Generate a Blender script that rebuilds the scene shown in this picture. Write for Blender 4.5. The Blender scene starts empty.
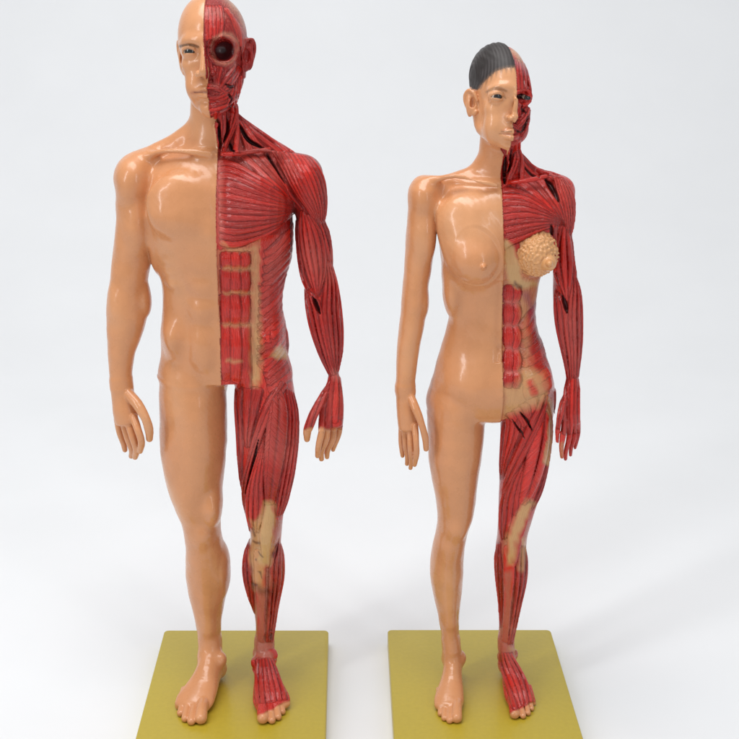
import bpy, math, random
import numpy as np

# ------------------------------------------------------------------ camera, world, lights
TH = math.radians(18.24); F = 1259.0; CX = CY = 369.5; HC = 315.7      # photo pixels, millimetres
scene = bpy.context.scene
COL = scene.collection
cam_d = bpy.data.cameras.new('camera'); cam = bpy.data.objects.new('camera', cam_d); COL.objects.link(cam)
cam_d.sensor_width = 36.0; cam_d.lens = 36.0*F/739.0; cam_d.clip_start = 0.01; cam_d.clip_end = 50
cam.location = (0, 0, HC/1000); cam.rotation_euler = (math.pi/2-TH, 0, 0)
scene.camera = cam
world = bpy.data.worlds.new('World'); scene.world = world; world.use_nodes = True
bg = world.node_tree.nodes['Background']; bg.inputs[0].default_value = (0.93, 0.965, 1.0, 1); bg.inputs[1].default_value = 0.42
scene.view_settings.view_transform = 'Standard'; scene.view_settings.look = 'None'
scene.view_settings.exposure = 0.0; scene.view_settings.gamma = 1.0

def lamp(name, loc, target, sx, sy, power, color):
    d = bpy.data.lights.new(name, 'AREA'); d.shape = 'RECTANGLE'; d.size = sx; d.size_y = sy
    d.energy = power; d.color = color
    o = bpy.data.objects.new(name, d); COL.objects.link(o); o.location = loc
    v = np.array(target)-np.array(loc); 
    from mathutils import Vector
    o.rotation_euler = Vector(v).to_track_quat('-Z', 'Y').to_euler()
    return o
lamp('ceiling_softbox', (-0.15, 0.35, 1.25), (0.0, 0.55, 0.1), 0.9, 0.5, 9.5, (1.0, 0.99, 0.975))
lamp('added_backdrop_fill', (0.0, 0.75, 1.35), (0.0, 1.5, 0.15), 1.4, 0.3, 1.6, (0.98, 0.99, 1.0))  # added light without a known source, lifts the wall to match the floor
lamp('window_strip', (-0.9, -0.25, 0.85), (0.0, 0.5, 0.15), 0.12, 0.9, 4.6, (0.97, 0.985, 1.0))
lamp('fill_strip', (0.75, -0.5, 0.6), (0.0, 0.5, 0.15), 0.10, 0.8, 1.6, (0.95, 0.975, 1.0))

# ------------------------------------------------------------------ pixel <-> millimetre helpers
cT, sT = math.cos(TH), math.sin(TH)
def ray(px, py):
    px = np.asarray(px, float); py = np.asarray(py, float)
    c = (px-CX)/F; v = (CY-py)/F
    return np.stack([c, cT+v*sT, -sT+v*cT], -1)
CAM = np.array([0, 0, HC])
def P(px, py, y):
    r = ray(px, py); return CAM + r*(np.asarray(y)/r[..., 1])[..., None]
def G(px, py, z=0.0):
    r = ray(px, py); return CAM + r*((z-HC)/r[..., 2])[..., None]
def project(p):
    q = p-CAM
    d = q[:, 1]*cT-q[:, 2]*sT; v = q[:, 1]*sT+q[:, 2]*cT
    return CX+F*q[:, 0]/d, CY-F*v/d
def nrm(v): return v/np.maximum(np.linalg.norm(v, axis=-1, keepdims=True), 1e-9)

def catmull(A, sub):
    A = np.asarray(A, float); n = len(A)
    if n == 2:
        t = np.linspace(0, 1, sub+1)[:, None]; return A[0]*(1-t)+A[1]*t
    E = np.vstack([2*A[0]-A[1], A, 2*A[-1]-A[-2]]); out = []
    for i in range(n-1):
        p0, p1, p2, p3 = E[i], E[i+1], E[i+2], E[i+3]
        for t in np.arange(sub)/sub:
            out.append(0.5*((2*p1)+(-p0+p2)*t+(2*p0-5*p1+4*p2-p3)*t*t+(-p0+3*p1-3*p2+p3)*t**3))
    out.append(A[-1]); return np.array(out)

# ------------------------------------------------------------------ distance field primitives
class Chain:
    # pos (n,3), lat (n,3), nor (n,3), a, b half sizes, c0/c1 cap lengths
    def __init__(s, pos, lat, nor, a, b, c0, c1, op='u', k=1.5, tag=None, u0=0.0):
        s.p = np.asarray(pos, float); s.l = nrm(np.asarray(lat, float)); s.n = nrm(np.asarray(nor, float))
        s.a = np.maximum(np.asarray(a, float), .12); s.b = np.maximum(np.asarray(b, float), .12); s.c0 = c0; s.c1 = c1; s.op = op; s.k = k; s.tag = tag; s.u0 = u0
        r = np.maximum(s.a, s.b)
        s.lo = (s.p-r[:, None]).min(0)-max(c0, c1)*.5; s.hi = (s.p+r[:, None]).max(0)+max(c0, c1)*.5
        d = np.diff(s.p, axis=0); s.len = np.concatenate([[0], np.cumsum(np.linalg.norm(d, axis=1))])
        s.rseg = np.maximum(r[:-1], r[1:])
    def ev(s, X, full=False, near=None):
        idx = np.arange(len(s.p)-1)
        if near is not None and len(idx) > 2:
            lo, hi, m = near
            A = np.minimum(s.p[:-1], s.p[1:])-s.rseg[:, None]-m; B = np.maximum(s.p[:-1], s.p[1:])+s.rseg[:, None]+m
            idx = np.nonzero(np.all((A <= hi) & (B >= lo), axis=1))[0]
            if len(idx) == 0: return np.full(len(X), 9.0)
        best = np.full(len(X), 1e18); bi = np.zeros(len(X), int); bt = np.zeros(len(X))
        for i in idx:
            p0 = s.p[i]; d = s.p[i+1]-p0; dd = max(d@d, 1e-9)
            q = X-p0; t = np.clip((q@d)/dd, 0, 1)
            e = q-t[:, None]*d; e2 = np.einsum('ij,ij->i', e, e)
            m = e2 < best; best[m] = e2[m]; bi[m] = i; bt[m] = t[m]
        i = bi; t = bt[:, None]
        c = s.p[i]*(1-t)+s.p[i+1]*t; l = s.l[i]*(1-t)+s.l[i+1]*t; n = s.n[i]*(1-t)+s.n[i+1]*t
        a = s.a[i]*(1-bt)+s.a[i+1]*bt; b = s.b[i]*(1-bt)+s.b[i+1]*bt
        l = nrm(l); n = nrm(n)
        e = X-c
        u = np.einsum('ij,ij->i', e, l); v = np.einsum('ij,ij->i', e, n)
        w2 = np.maximum(np.einsum('ij,ij->i', e, e)-u*u-v*v, 0)
        cap = np.where((i == 0) & (bt < 1e-6), s.c0, np.where((i == len(s.p)-2) & (bt > 1-1e-6), s.c1, np.minimum(a, b)))
        cap = np.maximum(cap, .15)
        k0 = np.sqrt((u/a)**2+(v/b)**2+w2/cap**2)
        k1 = np.sqrt((u/a**2)**2+(v/b**2)**2+w2/cap**4)
        dist = np.where(k0 < .05, -np.minimum(a, b), k0*(k0-1)/np.maximum(k1, 1e-6))
        if full: return dist, s.u0+u, s.len[i]*(1-bt)+s.len[i+1]*bt, u/a
        return dist

class Stack:
    # upright body section: centre x, y and half sizes a (sideways), b (front to back) as smooth functions of height
    def __init__(s, A, c0, c1, op='u', k=1.5):
        A = np.asarray(A, float); A = A[np.argsort(A[:, 2])]
        s.z = A[:, 2]; s.x = A[:, 0]; s.y = A[:, 1]; s.a = A[:, 3]; s.b = A[:, 4]; s.c0 = c0; s.c1 = c1; s.op = op; s.k = k; s.tag = None
        s.lo = np.array([(s.x-s.a).min(), (s.y-s.b).min(), s.z[0]-c0]); s.hi = np.array([(s.x+s.a).max(), (s.y+s.b).max(), s.z[-1]+c1])
    def ev(s, X, full=False, near=None):
        z = X[:, 2]; u = X[:, 0]-np.interp(z, s.z, s.x); v = X[:, 1]-np.interp(z, s.z, s.y)
        a = np.interp(z, s.z, s.a); b = np.interp(z, s.z, s.b)
        w = np.where(z < s.z[0], (s.z[0]-z)/s.c0, np.where(z > s.z[-1], (z-s.z[-1])/s.c1, 0)); cc = np.where(z < s.z[0], s.c0, s.c1)
        k0 = np.sqrt((u/a)**2+(v/b)**2+w*w); k1 = np.sqrt((u/a**2)**2+(v/b**2)**2+(w/cc)**2)
        return np.where(k0 < .05, -np.minimum(a, b), k0*(k0-1)/np.maximum(k1, 1e-6))

class Ell:
    def __init__(s, c, r, R=None, op='u', k=1.5, tag=None):
        s.c = np.asarray(c, float); s.r = np.asarray(r, float); s.R = np.eye(3) if R is None else R; s.op = op; s.k = k; s.tag = tag
        m = s.r.max(); s.lo = s.c-m; s.hi = s.c+m; s.u0 = 0
    def ev(s, X, full=False, near=None):
        q = (X-s.c)@s.R
        k0 = np.sqrt(((q/s.r)**2).sum(1)); k1 = np.sqrt(((q/s.r**2)**2).sum(1))
        d = np.where(k0 < .05, -s.r.min(), k0*(k0-1)/np.maximum(k1, 1e-6))
        if full: return d, q[:, 0], q[:, 2], q[:, 0]/s.r[0]
        return d

def evalf(prims, X, lo=None, hi=None, M=3.0, start=None):
    D = np.full(len(X), 9.0) if start is None else start.copy()
    if lo is None: lo = X.min(0); hi = X.max(0)
    sub = None
    for s in prims:
        if s.op == 'f':
            D = s.fn(X, D)
            if M < 2 and not getattr(s, 'early', False):
                sub = np.nonzero(np.abs(D) < 2.4)[0]; Dall = D; D = D[sub]; X = X[sub]
                if len(sub) == 0: return Dall
            continue
        m = M+s.k
        if np.any(s.lo-m > hi) or np.any(s.hi+m < lo): continue
        sel = np.nonzero(np.all((X > s.lo-m) & (X < s.hi+m), axis=1))[0]
        if len(sel) == 0: continue
        d = s.ev(X[sel], near=(lo, hi, m)); b = D[sel]; k = s.k
        if s.op == 'u':
            h = np.maximum(k-np.abs(d-b), 0)/k; D[sel] = np.minimum(d, b)-h*h*k*.25
        else:
            h = np.maximum(k-np.abs(d+b), 0)/k; D[sel] = np.maximum(b, -d)+h*h*k*.25
    if sub is not None: Dall[sub] = D; return Dall
    return D
class Fn:
    op = 'f'
    def __init__(s, fn): s.fn = fn

def snap(prims, px, py, y0):
    px = np.asarray(px, float); r = ray(px, py); r = nrm(r)
    p = P(px, py, np.full(px.shape, y0-55.0)); best = np.full(len(p), 1e9); bp = p.copy(); done = np.zeros(len(p), bool)
    for it in range(70):
        d = evalf2(prims, p); m = (d < best) & ~done; best[m] = d[m]; bp[m] = p[m]
        done |= d < .05
        if done.all(): break
        p = np.where(done[:, None], p, p+r*np.clip(d*.8, .06, 6)[:, None])
        done |= p[:, 1] > y0+10
    e = .25; g = np.zeros_like(bp)
    for a in range(3):
        o = np.zeros(3); o[a] = e
        g[:, a] = evalf2(prims, bp+o)-evalf2(prims, bp-o)
    n = nrm(g)
    return bp-n*np.maximum(best, 0)[:, None], n
def evalf2(prims, X):
    # exact everywhere (no culling), for tracing
    D = np.full(len(X), 60.0)
    for s in prims:
        if s.op == 'f': D = s.fn(X, D); continue
        d = s.ev(X); k = s.k
        if s.op == 'u':
            h = np.maximum(k-np.abs(d-D), 0)/k; D = np.minimum(d, D)-h*h*k*.25
        else:
            h = np.maximum(k-np.abs(d+D), 0)/k; D = np.maximum(D, -d)+h*h*k*.25
    return D

# ------------------------------------------------------------------ meshing (surface nets)
VOX = 0.38
def surface(prims):
    us = [s for s in prims if s.op == 'u']
    lo = np.min([s.lo for s in us], axis=0)-2; hi = np.max([s.hi for s in us], axis=0)+2
    B = 20; n = (np.ceil((hi-lo)/VOX/B).astype(int))*B+1
    S = np.full(n, 2.0, np.float32)
    g = np.arange(B+1)*VOX
    gx, gy, gz = np.meshgrid(g, g, g, indexing='ij'); base = np.stack([gx, gy, gz], -1).reshape(-1, 3)
    nb = (n-1)//B
    I = np.stack(np.meshgrid(*[np.arange(k) for k in nb], indexing='ij'), -1).reshape(-1, 3)
    C = lo+(I+.5)*B*VOX
    half = B*VOX*.5; rad = half*math.sqrt(3)+1.2
    Dc = np.full(len(C), 9.0)
    # coarse test in slabs
    order = np.argsort(I[:, 2], kind='stable')
    for ch in np.array_split(order, max(1, nb[2])):
        if len(ch): Dc[ch] = evalf(prims, C[ch], M=12.0, start=np.full(len(ch), 30.0))
    S_in = Dc < -rad*1.2
    act = np.nonzero(np.abs(Dc) <= rad*1.2)[0]
    for i in np.nonzero(S_in)[0]:
        a = I[i]*B; S[a[0]:a[0]+B+1, a[1]:a[1]+B+1, a[2]:a[2]+B+1] = -2
    big = np.full(3, 1e6)
    PL = np.array([(-big if s.op == 'f' else s.lo-s.k-1.0) for s in prims]); PH = np.array([(big if s.op == 'f' else s.hi+s.k+1.0) for s in prims])
    def job(i):
        o = lo+I[i]*B*VOX; o1 = o+B*VOX
        ids = np.nonzero(np.all((PL <= o1) & (PH >= o), axis=1))[0]
        d = evalf([prims[j] for j in ids], base+o, o, o1, M=1.0).reshape(B+1, B+1, B+1)
        a = I[i]*B; S[a[0]:a[0]+B+1, a[1]:a[1]+B+1, a[2]:a[2]+B+1] = d
    from concurrent.futures import ThreadPoolExecutor
    with ThreadPoolExecutor(4) as ex: list(ex.map(job, act))
    neg = S < 0; shp = np.array(S.shape); st = np.array([shp[1]*shp[2], shp[2], 1])
    cells = []; pos = []; quads = []
    for ax in range(3):
        s0 = [slice(None)]*3; s1 = [slice(None)]*3; s0[ax] = slice(0, -1); s1[ax] = slice(1, None)
        x = neg[tuple(s0)] != neg[tuple(s1)]
        e = np.stack(np.nonzero(x), -1)
        b, c = (ax+1) % 3, (ax+2) % 3
        e = e[(e[:, b] > 0) & (e[:, c] > 0) & (e[:, b] < shp[b]-1) & (e[:, c] < shp[c]-1)]
        f = e@st; v0 = S.ravel()[f]; v1 = S.ravel()[f+st[ax]]; t = v0/(v0-v1)
        p = e.astype(float); p[:, ax] += t
        q = np.stack([f-st[b]-st[c], f-st[c], f, f-st[b]], 1)
        flip = v0 > 0
        q[flip] = q[flip][:, ::-1]
        quads.append(q)
        for k in range(4): cells.append(q[:, k]); pos.append(p)
    cells = np.concatenate(cells); pos = np.concatenate(pos); quads = np.concatenate(quads)
    uq, inv = np.unique(cells, return_inverse=True)
    cnt = np.bincount(inv).astype(float)
    V = np.stack([np.bincount(inv, pos[:, a])/cnt for a in range(3)], 1)
    Q = np.searchsorted(uq, quads)
    return lo+V*VOX, Q
def largest(V, Q):
    # drop crumbs that are not joined to the main surface
    lab = np.arange(len(V))
    e = np.concatenate([Q[:, [0, 1]], Q[:, [1, 2]], Q[:, [2, 3]]])
    for it in range(400):
        m = np.minimum(lab[e[:, 0]], lab[e[:, 1]]); old = lab.copy()
        np.minimum.at(lab, e[:, 0], m); np.minimum.at(lab, e[:, 1], m); lab = lab[lab]; lab = lab[lab]
        if (lab == old).all(): break
    c = np.bincount(lab); keep = lab == c.argmax()
    idx = np.cumsum(keep)-1
    Qk = Q[keep[Q].all(1)]
    return V[keep], idx[Qk]
def normals(V, Q):
    fn = np.cross(V[Q[:, 2]]-V[Q[:, 0]], V[Q[:, 3]]-V[Q[:, 1]])
    N = np.zeros_like(V)
    for k in range(4):
        for a in range(3): N[:, a] += np.bincount(Q[:, k], fn[:, a], len(V))
    return nrm(N)
def smooth(V, Q, it=1, lam=.5):
    e = np.concatenate([Q[:, [0, 1]], Q[:, [1, 2]], Q[:, [2, 3]], Q[:, [3, 0]]])
    deg = np.bincount(e[:, 0], minlength=len(V)).astype(float)
    for _ in range(it):
        A = np.stack([np.bincount(e[:, 0], V[e[:, 1], a], len(V)) for a in range(3)], 1)/np.maximum(deg, 1)[:, None]
        V = V+lam*(A-V)
    return V

def mesh_obj(name, V, Q, attrs, material, parent=None, origin=(0, 0, 0)):
    me = bpy.data.meshes.new(name)
    o3 = np.asarray(origin, float)
    me.vertices.add(len(V)); me.vertices.foreach_set('co', ((V-o3)*0.001).astype(np.float32).ravel())
    k = Q.shape[1]
    me.loops.add(len(Q)*k); me.loops.foreach_set('vertex_index', Q.astype(np.int32).ravel())
    me.polygons.add(len(Q)); me.polygons.foreach_set('loop_start', np.arange(0, len(Q)*k, k, dtype=np.int32))
    me.polygons.foreach_set('use_smooth', np.ones(len(Q), bool))
    me.update(calc_edges=True); me.validate()
    for nm, (ty, arr) in attrs.items():
        at = me.attributes.new(nm, ty, 'POINT')
        key = {'FLOAT_COLOR': 'color', 'FLOAT_VECTOR': 'vector', 'FLOAT': 'value'}[ty]
        at.data.foreach_set(key, arr.astype(np.float32).ravel())
    me.materials.append(material)
    o = bpy.data.objects.new(name, me); COL.objects.link(o)
    if parent: o.parent = parent
    return o

def vnoise(x, y, z, seed=0):
    # cheap smooth pseudo noise, about -1..1
    rs = np.random.RandomState(seed); s = 0
    for i in range(7):
        k = rs.normal(size=3); ph = rs.rand()*6.28; s = s+np.sin(x*k[0]+y*k[1]+z*k[2]+ph)
    return s/3.2

# ------------------------------------------------------------------ authoring helpers
def srgb(r, g, b):
    return np.array([(c/255/12.92 if c/255 <= .04045 else ((c/255+.055)/1.055)**2.4) for c in (r, g, b)])
SKIN = srgb(212, 146, 99); SKIN_L = srgb(224, 166, 120); RED = srgb(210, 36, 22); RED_D = srgb(92, 8, 12); PINK = srgb(205, 112, 100)
BEIGE = srgb(206, 164, 108); BONE = srgb(214, 176, 140); DARK = srgb(44, 14, 16); MAROON = srgb(74, 22, 24); SHIN = srgb(176, 104, 84)
ORANGE = srgb(190, 54, 40)

class Figure:
    def __init__(s, y0, mids):
        s.extra = []; s.hair = None; s.pen = None; s.hz = None; s.nose_off = 0.0
        s.y0 = y0; s.base = []; s.mus = []; s.bundles = []; s.cuts = []; s.tags = []
        m = [(P(px, py, y0-dy), math.tan(math.radians(yaw))) for py, px, dy, yaw in mids]
        m.sort(key=lambda q: q[0][2])
        s.mz = np.array([q[0][2] for q in m]); s.mx = np.array([q[0][0] for q in m]); s.my = np.array([q[0][1] for q in m]); s.mt = np.array([q[1] for q in m])
    def side(s, X):
        z = X[:, 2]
        b = X[:, 0]-np.interp(z, s.mz, s.mx)-(X[:, 1]-np.interp(z, s.mz, s.my))*np.interp(z, s.mz, s.mt)
        if s.hz is None: return b
        q = (X-s.hc)@s.hR; h = q[:, 0]-np.interp(q[:, 2]/s.hs, [-16, -11.5, -8.5, -4, 0, 3], [0, .1, s.nose_off, s.nose_off*.6, .1, 0])
        t = np.clip((z-s.hz[0])/(s.hz[1]-s.hz[0]), 0, 1)
        return b*(1-t)+h*t
    def inset_scale(s, X):
        za, zb = s.hand_z
        m = ((X[:, 0] > s.hand_x) & (X[:, 2] < za) & (X[:, 2] > zb)) | (X[:, 2] < 9) | ((X[:, 0] > s.ear_x) & (X[:, 2] > s.ear_z[0]) & (X[:, 2] < s.ear_z[1]))
        return np.where(m, .25, 1.0)
    def at(s, px, py, dy=0.0): return P(px, py, s.y0-dy)
    def mmpp(s, px, py, dy=0.0):
        q = s.at(px, py, dy)-CAM; return (q[1]*cT-q[2]*sT)/F
    def limb(s, st, k=1.5, cap=(3, 3), sub=4, op='u'):
        pos = []; a = []; b = []
        for py, L, R, dy, hd in st:
            pos.append(s.at((L+R)/2, py, dy)); a.append((R-L)/2*s.mmpp((L+R)/2, py, dy)); b.append(hd)
        A = catmull(np.column_stack([pos, a, b]), 14)
        g = np.ones(9)/9                                   # soften the joints between stations
        B = np.vstack([np.repeat(A[:1], 4, 0), A, np.repeat(A[-1:], 4, 0)])
        A[:, 3:] = np.stack([np.convolve(B[:, i], g, 'valid') for i in (3, 4)], 1)
        c = Stack(A, cap[1], cap[0], op, k); s.base.append(c); return c
    def tube(s, st, k=1.0, op='u', sub=3, lat=(1, 0, 0), flat=1.0):
        # st: (world point, radius)
        A = catmull(np.array([list(p)+[r] for p, r in st], float), sub if len(st) > 2 else 1)
        pos = A[:, :3]; T = nrm(np.gradient(pos, axis=0)); l = np.asarray(lat, float)-T*(T@np.asarray(lat, float))[:, None]
        l = nrm(l); c = Chain(pos, l, np.cross(l, T), A[:, 3], A[:, 3]*flat, A[0, 3]*.95, A[-1, 3]*.95, op, k); s.base.append(c); return c
    def ell(s, c, r, k=2.0, op='u', R=None):
        e = Ell(c, r, R, op, k); s.base.append(e); return e
    def eb(s, px, py, dy, rx, rz, ry, k=2.0, op='u', rot=0):
        # px radii rx, rz ; depth radius ry in mm
        m = s.mmpp(px, py, dy); R = None
        if rot:
            t = math.radians(rot); R = np.array([[math.cos(t), 0, math.sin(t)], [0, 1, 0], [-math.sin(t), 0, math.cos(t)]])
        return s.ell(s.at(px, py, dy), (rx*m, ry, rz*m), k, op, R)
    def fan(s, tag, n, secs, thick=.9, dome=.6, k=.34, fib=1.0, wid=.59, sink=0.0):
        if tag not in s.tags: s.tags.append(tag)
        L = np.array([a for a, b in secs], float); R = np.array([b for a, b in secs], float)
        tot = np.linalg.norm(np.diff((L+R)/2, axis=0), axis=1).mean()
        sub = max(2, int(round(tot/7)))
        L = catmull(L, sub); R = catmull(R, sub); m = len(L)
        w = np.linalg.norm(R-L, axis=1)/n*wid
        tt = np.linspace(0, 1, m)
        for j in range(n):
            f = (j+.5)/n; C = L*(1-f)+R*f
            s.bundles.append(dict(tag=tag, C=C, w=w, dome=dome*math.sin(math.pi*f)*np.sin(math.pi*np.clip(tt, .06, .94))**.6-sink, thick=thick, k=k, j=j, fib=fib))
    def cut(s, pts, w, depth, k=.4):
        # dark hollow between muscles, pixel polyline, half width px
        s.cuts.append((pts, w, depth, k))
    def finish_prims(s, inset=.7):
        def skin_thickness(X, D):
            x, y, z = X[:, 0], X[:, 1], X[:, 2]
            hand_made = .10*vnoise(x*.42, y*.42, z*.30, 31)+.03*vnoise(x*1.3, y*1.3, z*1.1, 32)
            return D+np.where(z < 14, .3, 1.0)*hand_made*np.clip((s.head_z-z)/4, .25, 1)+inset*s.inset_scale(X)*np.clip(s.side(X)/.45, 0, 1)
        s.base.append(Fn(skin_thickness))
        off = 0; CC = [b['C'] for b in s.bundles]
        pts = [catmull(np.array(c[0], float), 4) for c in s.cuts]
        allp = np.concatenate(CC+pts) if pts else np.concatenate(CC)
        sp, sn = snap(s.base, allp[:, 0], allp[:, 1], s.y0)
        i = 0
        for b in s.bundles:
            m = len(b['C']); p = sp[i:i+m]; n = sn[i:i+m]; i += m
            if m > 4:
                for _ in range(2):
                    p[1:-1] = .25*p[:-2]+.5*p[1:-1]+.25*p[2:]; n[1:-1] = .25*n[:-2]+.5*n[1:-1]+.25*n[2:]
                n = nrm(n)
            T = nrm(np.gradient(p, axis=0)); lat = nrm(np.cross(n, T)); n2 = np.cross(T, lat)
            d = (p-CAM); mm = (d[:, 1]*cT-d[:, 2]*sT)/F
            a = b['w']*mm; tt = np.linspace(0, 1, m); th = np.minimum(b['thick'], a*1.3+.15)*(.35+.65*np.clip(np.minimum(tt, 1-tt)*6, 0, 1)**.7)
            p = p+n2*(b['dome'])[:, None]
            s.mus.append(Chain(p, lat, n2, a, th, .8, .8, 'u', b['k'], b['tag'], (b['j']+1)*7.3)); s.mus[-1].fib = b['fib']
        for (c, w, depth, k), pp in zip(s.cuts, pts):
            m = len(pp); p = sp[i:i+m]; n = sn[i:i+m]; i += m
            T = nrm(np.gradient(p, axis=0)); lat = nrm(np.cross(n, T))
            d = (p-CAM); mm = (d[:, 1]*cT-d[:, 2]*sT)/F; t = np.linspace(0, 1, m)
            a = w*mm*(.35+.65*np.sin(math.pi*t)**.5)
            s.mus.append(Chain(p+n*.5, lat, n, a, np.full(m, depth+.5), .8, .8, 's', k, 'cut', 0)); s.mus[-1].fib = 0
        s.mus += getattr(s, 'extra', [])
        s.prims = s.base+s.mus
    def build(s):
        s.finish_prims()
        V, Q = surface(s.prims); V, Q = largest(V, Q); V = smooth(V, Q, 1, .35)
        s.V, s.Q = V, Q; s.N = normals(V, Q); s.px, s.py = project(V); s.sd = s.side(V)
        n = len(V); best = np.full(n, .45); s.tid = np.zeros(n, int); s.u = V[:, 0].copy(); s.v = V[:, 2].copy(); s.un = np.zeros(n); s.cutm = np.zeros(n); s.fb = np.ones(n)
        for c in s.mus:
            sel = np.nonzero(np.all((V > c.lo-1.2) & (V < c.hi+1.2), axis=1))[0]
            if len(sel) == 0: continue
            d, u, v, un = c.ev(V[sel], True)
            if c.op == 's':
                s.cutm[sel] = np.maximum(s.cutm[sel], np.clip(1-(d)/.35, 0, 1)); continue
            m = d < best[sel]; g = sel[m]
            best[g] = d[m]; s.u[g] = u[m]; s.v[g] = v[m]; s.un[g] = un[m]; s.tid[g] = s.tags.index(c.tag)+1; s.fb[g] = c.fib
        s.groove = np.clip(best/.4, 0, 1)*(s.tid > 0)
        s.flay = s.sd > 0
        s.tid[~s.flay] = 0
        s.col = np.where(s.flay[:, None], RED, SKIN)
        s.fa = s.flay.astype(float)*s.fb
        s.wx = s.px+1.3*vnoise(s.px*.35, s.py*.35, s.px*0, 3); s.wy = s.py+1.3*vnoise(s.px*.35, s.py*.35, s.px*0, 9)
        # pigment wash settled between the bundles
        tone = np.random.RandomState(2).uniform(.72, 1.16, 400)
        bid = (np.abs(s.u)/7.3).round().astype(int)+s.tid*17
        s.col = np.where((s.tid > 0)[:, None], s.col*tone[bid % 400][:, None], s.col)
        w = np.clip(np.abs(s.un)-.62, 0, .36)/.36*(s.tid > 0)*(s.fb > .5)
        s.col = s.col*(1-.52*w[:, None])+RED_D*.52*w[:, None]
    def mix(s, m, c, amt=1.0, fib=None):
        m = np.clip(m, 0, 1)*amt; s.col = s.col*(1-m[:, None])+np.asarray(c)*m[:, None]
        if fib is not None: s.fa = s.fa*(1-m)+fib*m
    def stroke(s, pts, w, c, soft=2.0, amt=1.0, mask=None, fib=None, warp=True, sub=4):
        # pts (x, y) ; w half width px (number or per-point)
        P2 = np.array(pts, float); W = np.full(len(P2), float(w)) if np.isscalar(w) else np.array(w, float)
        A = catmull(np.column_stack([P2, W]), sub if len(P2) > 2 else 1) if len(P2) > 1 else np.column_stack([P2, W])
        X = s.wx if warp else s.px; Y = s.wy if warp else s.py
        box = (X > A[:, 0].min()-A[:, 2].max()-soft) & (X < A[:, 0].max()+A[:, 2].max()+soft) & (Y > A[:, 1].min()-A[:, 2].max()-soft) & (Y < A[:, 1].max()+A[:, 2].max()+soft)
        if mask is not None: box &= mask
        sel = np.nonzero(box)[0]
        if len(sel) == 0: return
        x = X[sel]; y = Y[sel]; dd = np.full(len(sel), 1e9)
        if len(A) == 1: dd = np.hypot(x-A[0, 0], y-A[0, 1])-A[0, 2]
        for i in range(len(A)-1):
            a = A[i, :2]; b = A[i+1, :2]-a; L = max(b@b, 1e-9); t = np.clip(((x-a[0])*b[0]+(y-a[1])*b[1])/L, 0, 1)
            dd = np.minimum(dd, np.hypot(x-a[0]-t*b[0], y-a[1]-t*b[1])-(A[i, 2]*(1-t)+A[i+1, 2]*t))
        m = np.zeros(len(s.px)); m[sel] = np.clip(.5-dd/max(soft, .01), 0, 1)
        s.mix(m, c, amt, fib)
    def poly(s, pts, c, soft=2.0, amt=1.0, mask=None, fib=None):
        # closed polygon in warped pixels
        Pn = np.array(pts, float); X, Y = s.wx, s.wy
        box = (X > Pn[:, 0].min()-soft) & (X < Pn[:, 0].max()+soft) & (Y > Pn[:, 1].min()-soft) & (Y < Pn[:, 1].max()+soft)
        if mask is not None: box &= mask
        sel = np.nonzero(box)[0]
        if len(sel) == 0: return
        x, y = X[sel], Y[sel]; ins = np.zeros(len(sel), bool); dd = np.full(len(sel), 1e9)
        for i in range(len(Pn)):
            a, b = Pn[i], Pn[(i+1) % len(Pn)]; e = b-a
            t = np.clip(((x-a[0])*e[0]+(y-a[1])*e[1])/max(e@e, 1e-9), 0, 1)
            dd = np.minimum(dd, np.hypot(x-a[0]-t*e[0], y-a[1]-t*e[1]))
            cr = ((a[1] > y) != (b[1] > y)) & (x < (b[0]-a[0])*(y-a[1])/((b[1]-a[1]) if b[1] != a[1] else 1e-9)+a[0])
            ins ^= cr
        d = np.where(ins, dd, -dd); m = np.zeros(len(s.px)); m[sel] = np.clip(.5+d/soft, 0, 1)
        s.mix(m, c, amt, fib)
    def head(s, c, sc, yaw, roll=0.0, pitch=0.0, fem=False, socket=False, ears={-1: 1.0, 1: 1.0}, eo=.62, ex=0.0, skx=13.2):
        y, r, p = map(math.radians, (yaw, roll, pitch))
        f = np.array([-math.sin(y)*math.cos(p), -math.cos(y)*math.cos(p), math.sin(p)])
        ri = np.array([math.cos(y), -math.sin(y), 0]); up = np.cross(ri, -f)
        ri2 = ri*math.cos(r)-up*math.sin(r); up2 = up*math.cos(r)+ri*math.sin(r)
        R = np.stack([ri2, f, up2], 1); s.hR = R; s.hc = np.asarray(c); s.hs = sc
        W = lambda x, y, z: s.hc+R@(np.array([x, y, z], float)*sc)
        s.W = W
        def E(x, y, z, rx, ry, rz, k=1.5, op='u', tilt=0):
            RR = R
            if tilt:
                t = math.radians(tilt); RR = R@np.array([[math.cos(t), 0, math.sin(t)], [0, 1, 0], [-math.sin(t), 0, math.cos(t)]])
            s.ell(W(x, y, z), np.array([rx, ry, rz])*sc, k*sc, op, RR)
        def T(pts, k=1.0, op='u', flat=1.0): s.tube([(W(*q[:3]), q[3]*sc) for q in pts], k*sc, op, lat=R[:, 0], flat=flat)
        E(0, -4, 5.5, skx, 17.5, 16.8)
        E(0, 1.5, 3.0, skx-1.6, 13.8, 14.5, 2)
        jw = 8.8 if not fem else 8.0; nq = 0 if not fem else 2.3; cz = 0 if not fem else 3.3
        E(0, 3.5, -9, jw+1.2, 10.5, 13.5, 3)
        for q in (-1, 1):
            T([(q*(jw+.6), -2.5, -9, 2.6), (q*(jw+.1), 0, -14.5, 2.7), (q*5.2, 7.5, -20.0+cz*.8, 2.6), (0, 11.5, -22.3+cz, 2.9)], 3)
            E(q*7.4, 8.6, -5.6, 3.0, 3.5, 2.6, 4.5)                              # cheekbone
            E(q*5.6, 9.5, -13.5, 4.2 if not fem else 4.9, 4.6, 6, 3 if not fem else 4.5)
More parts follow.
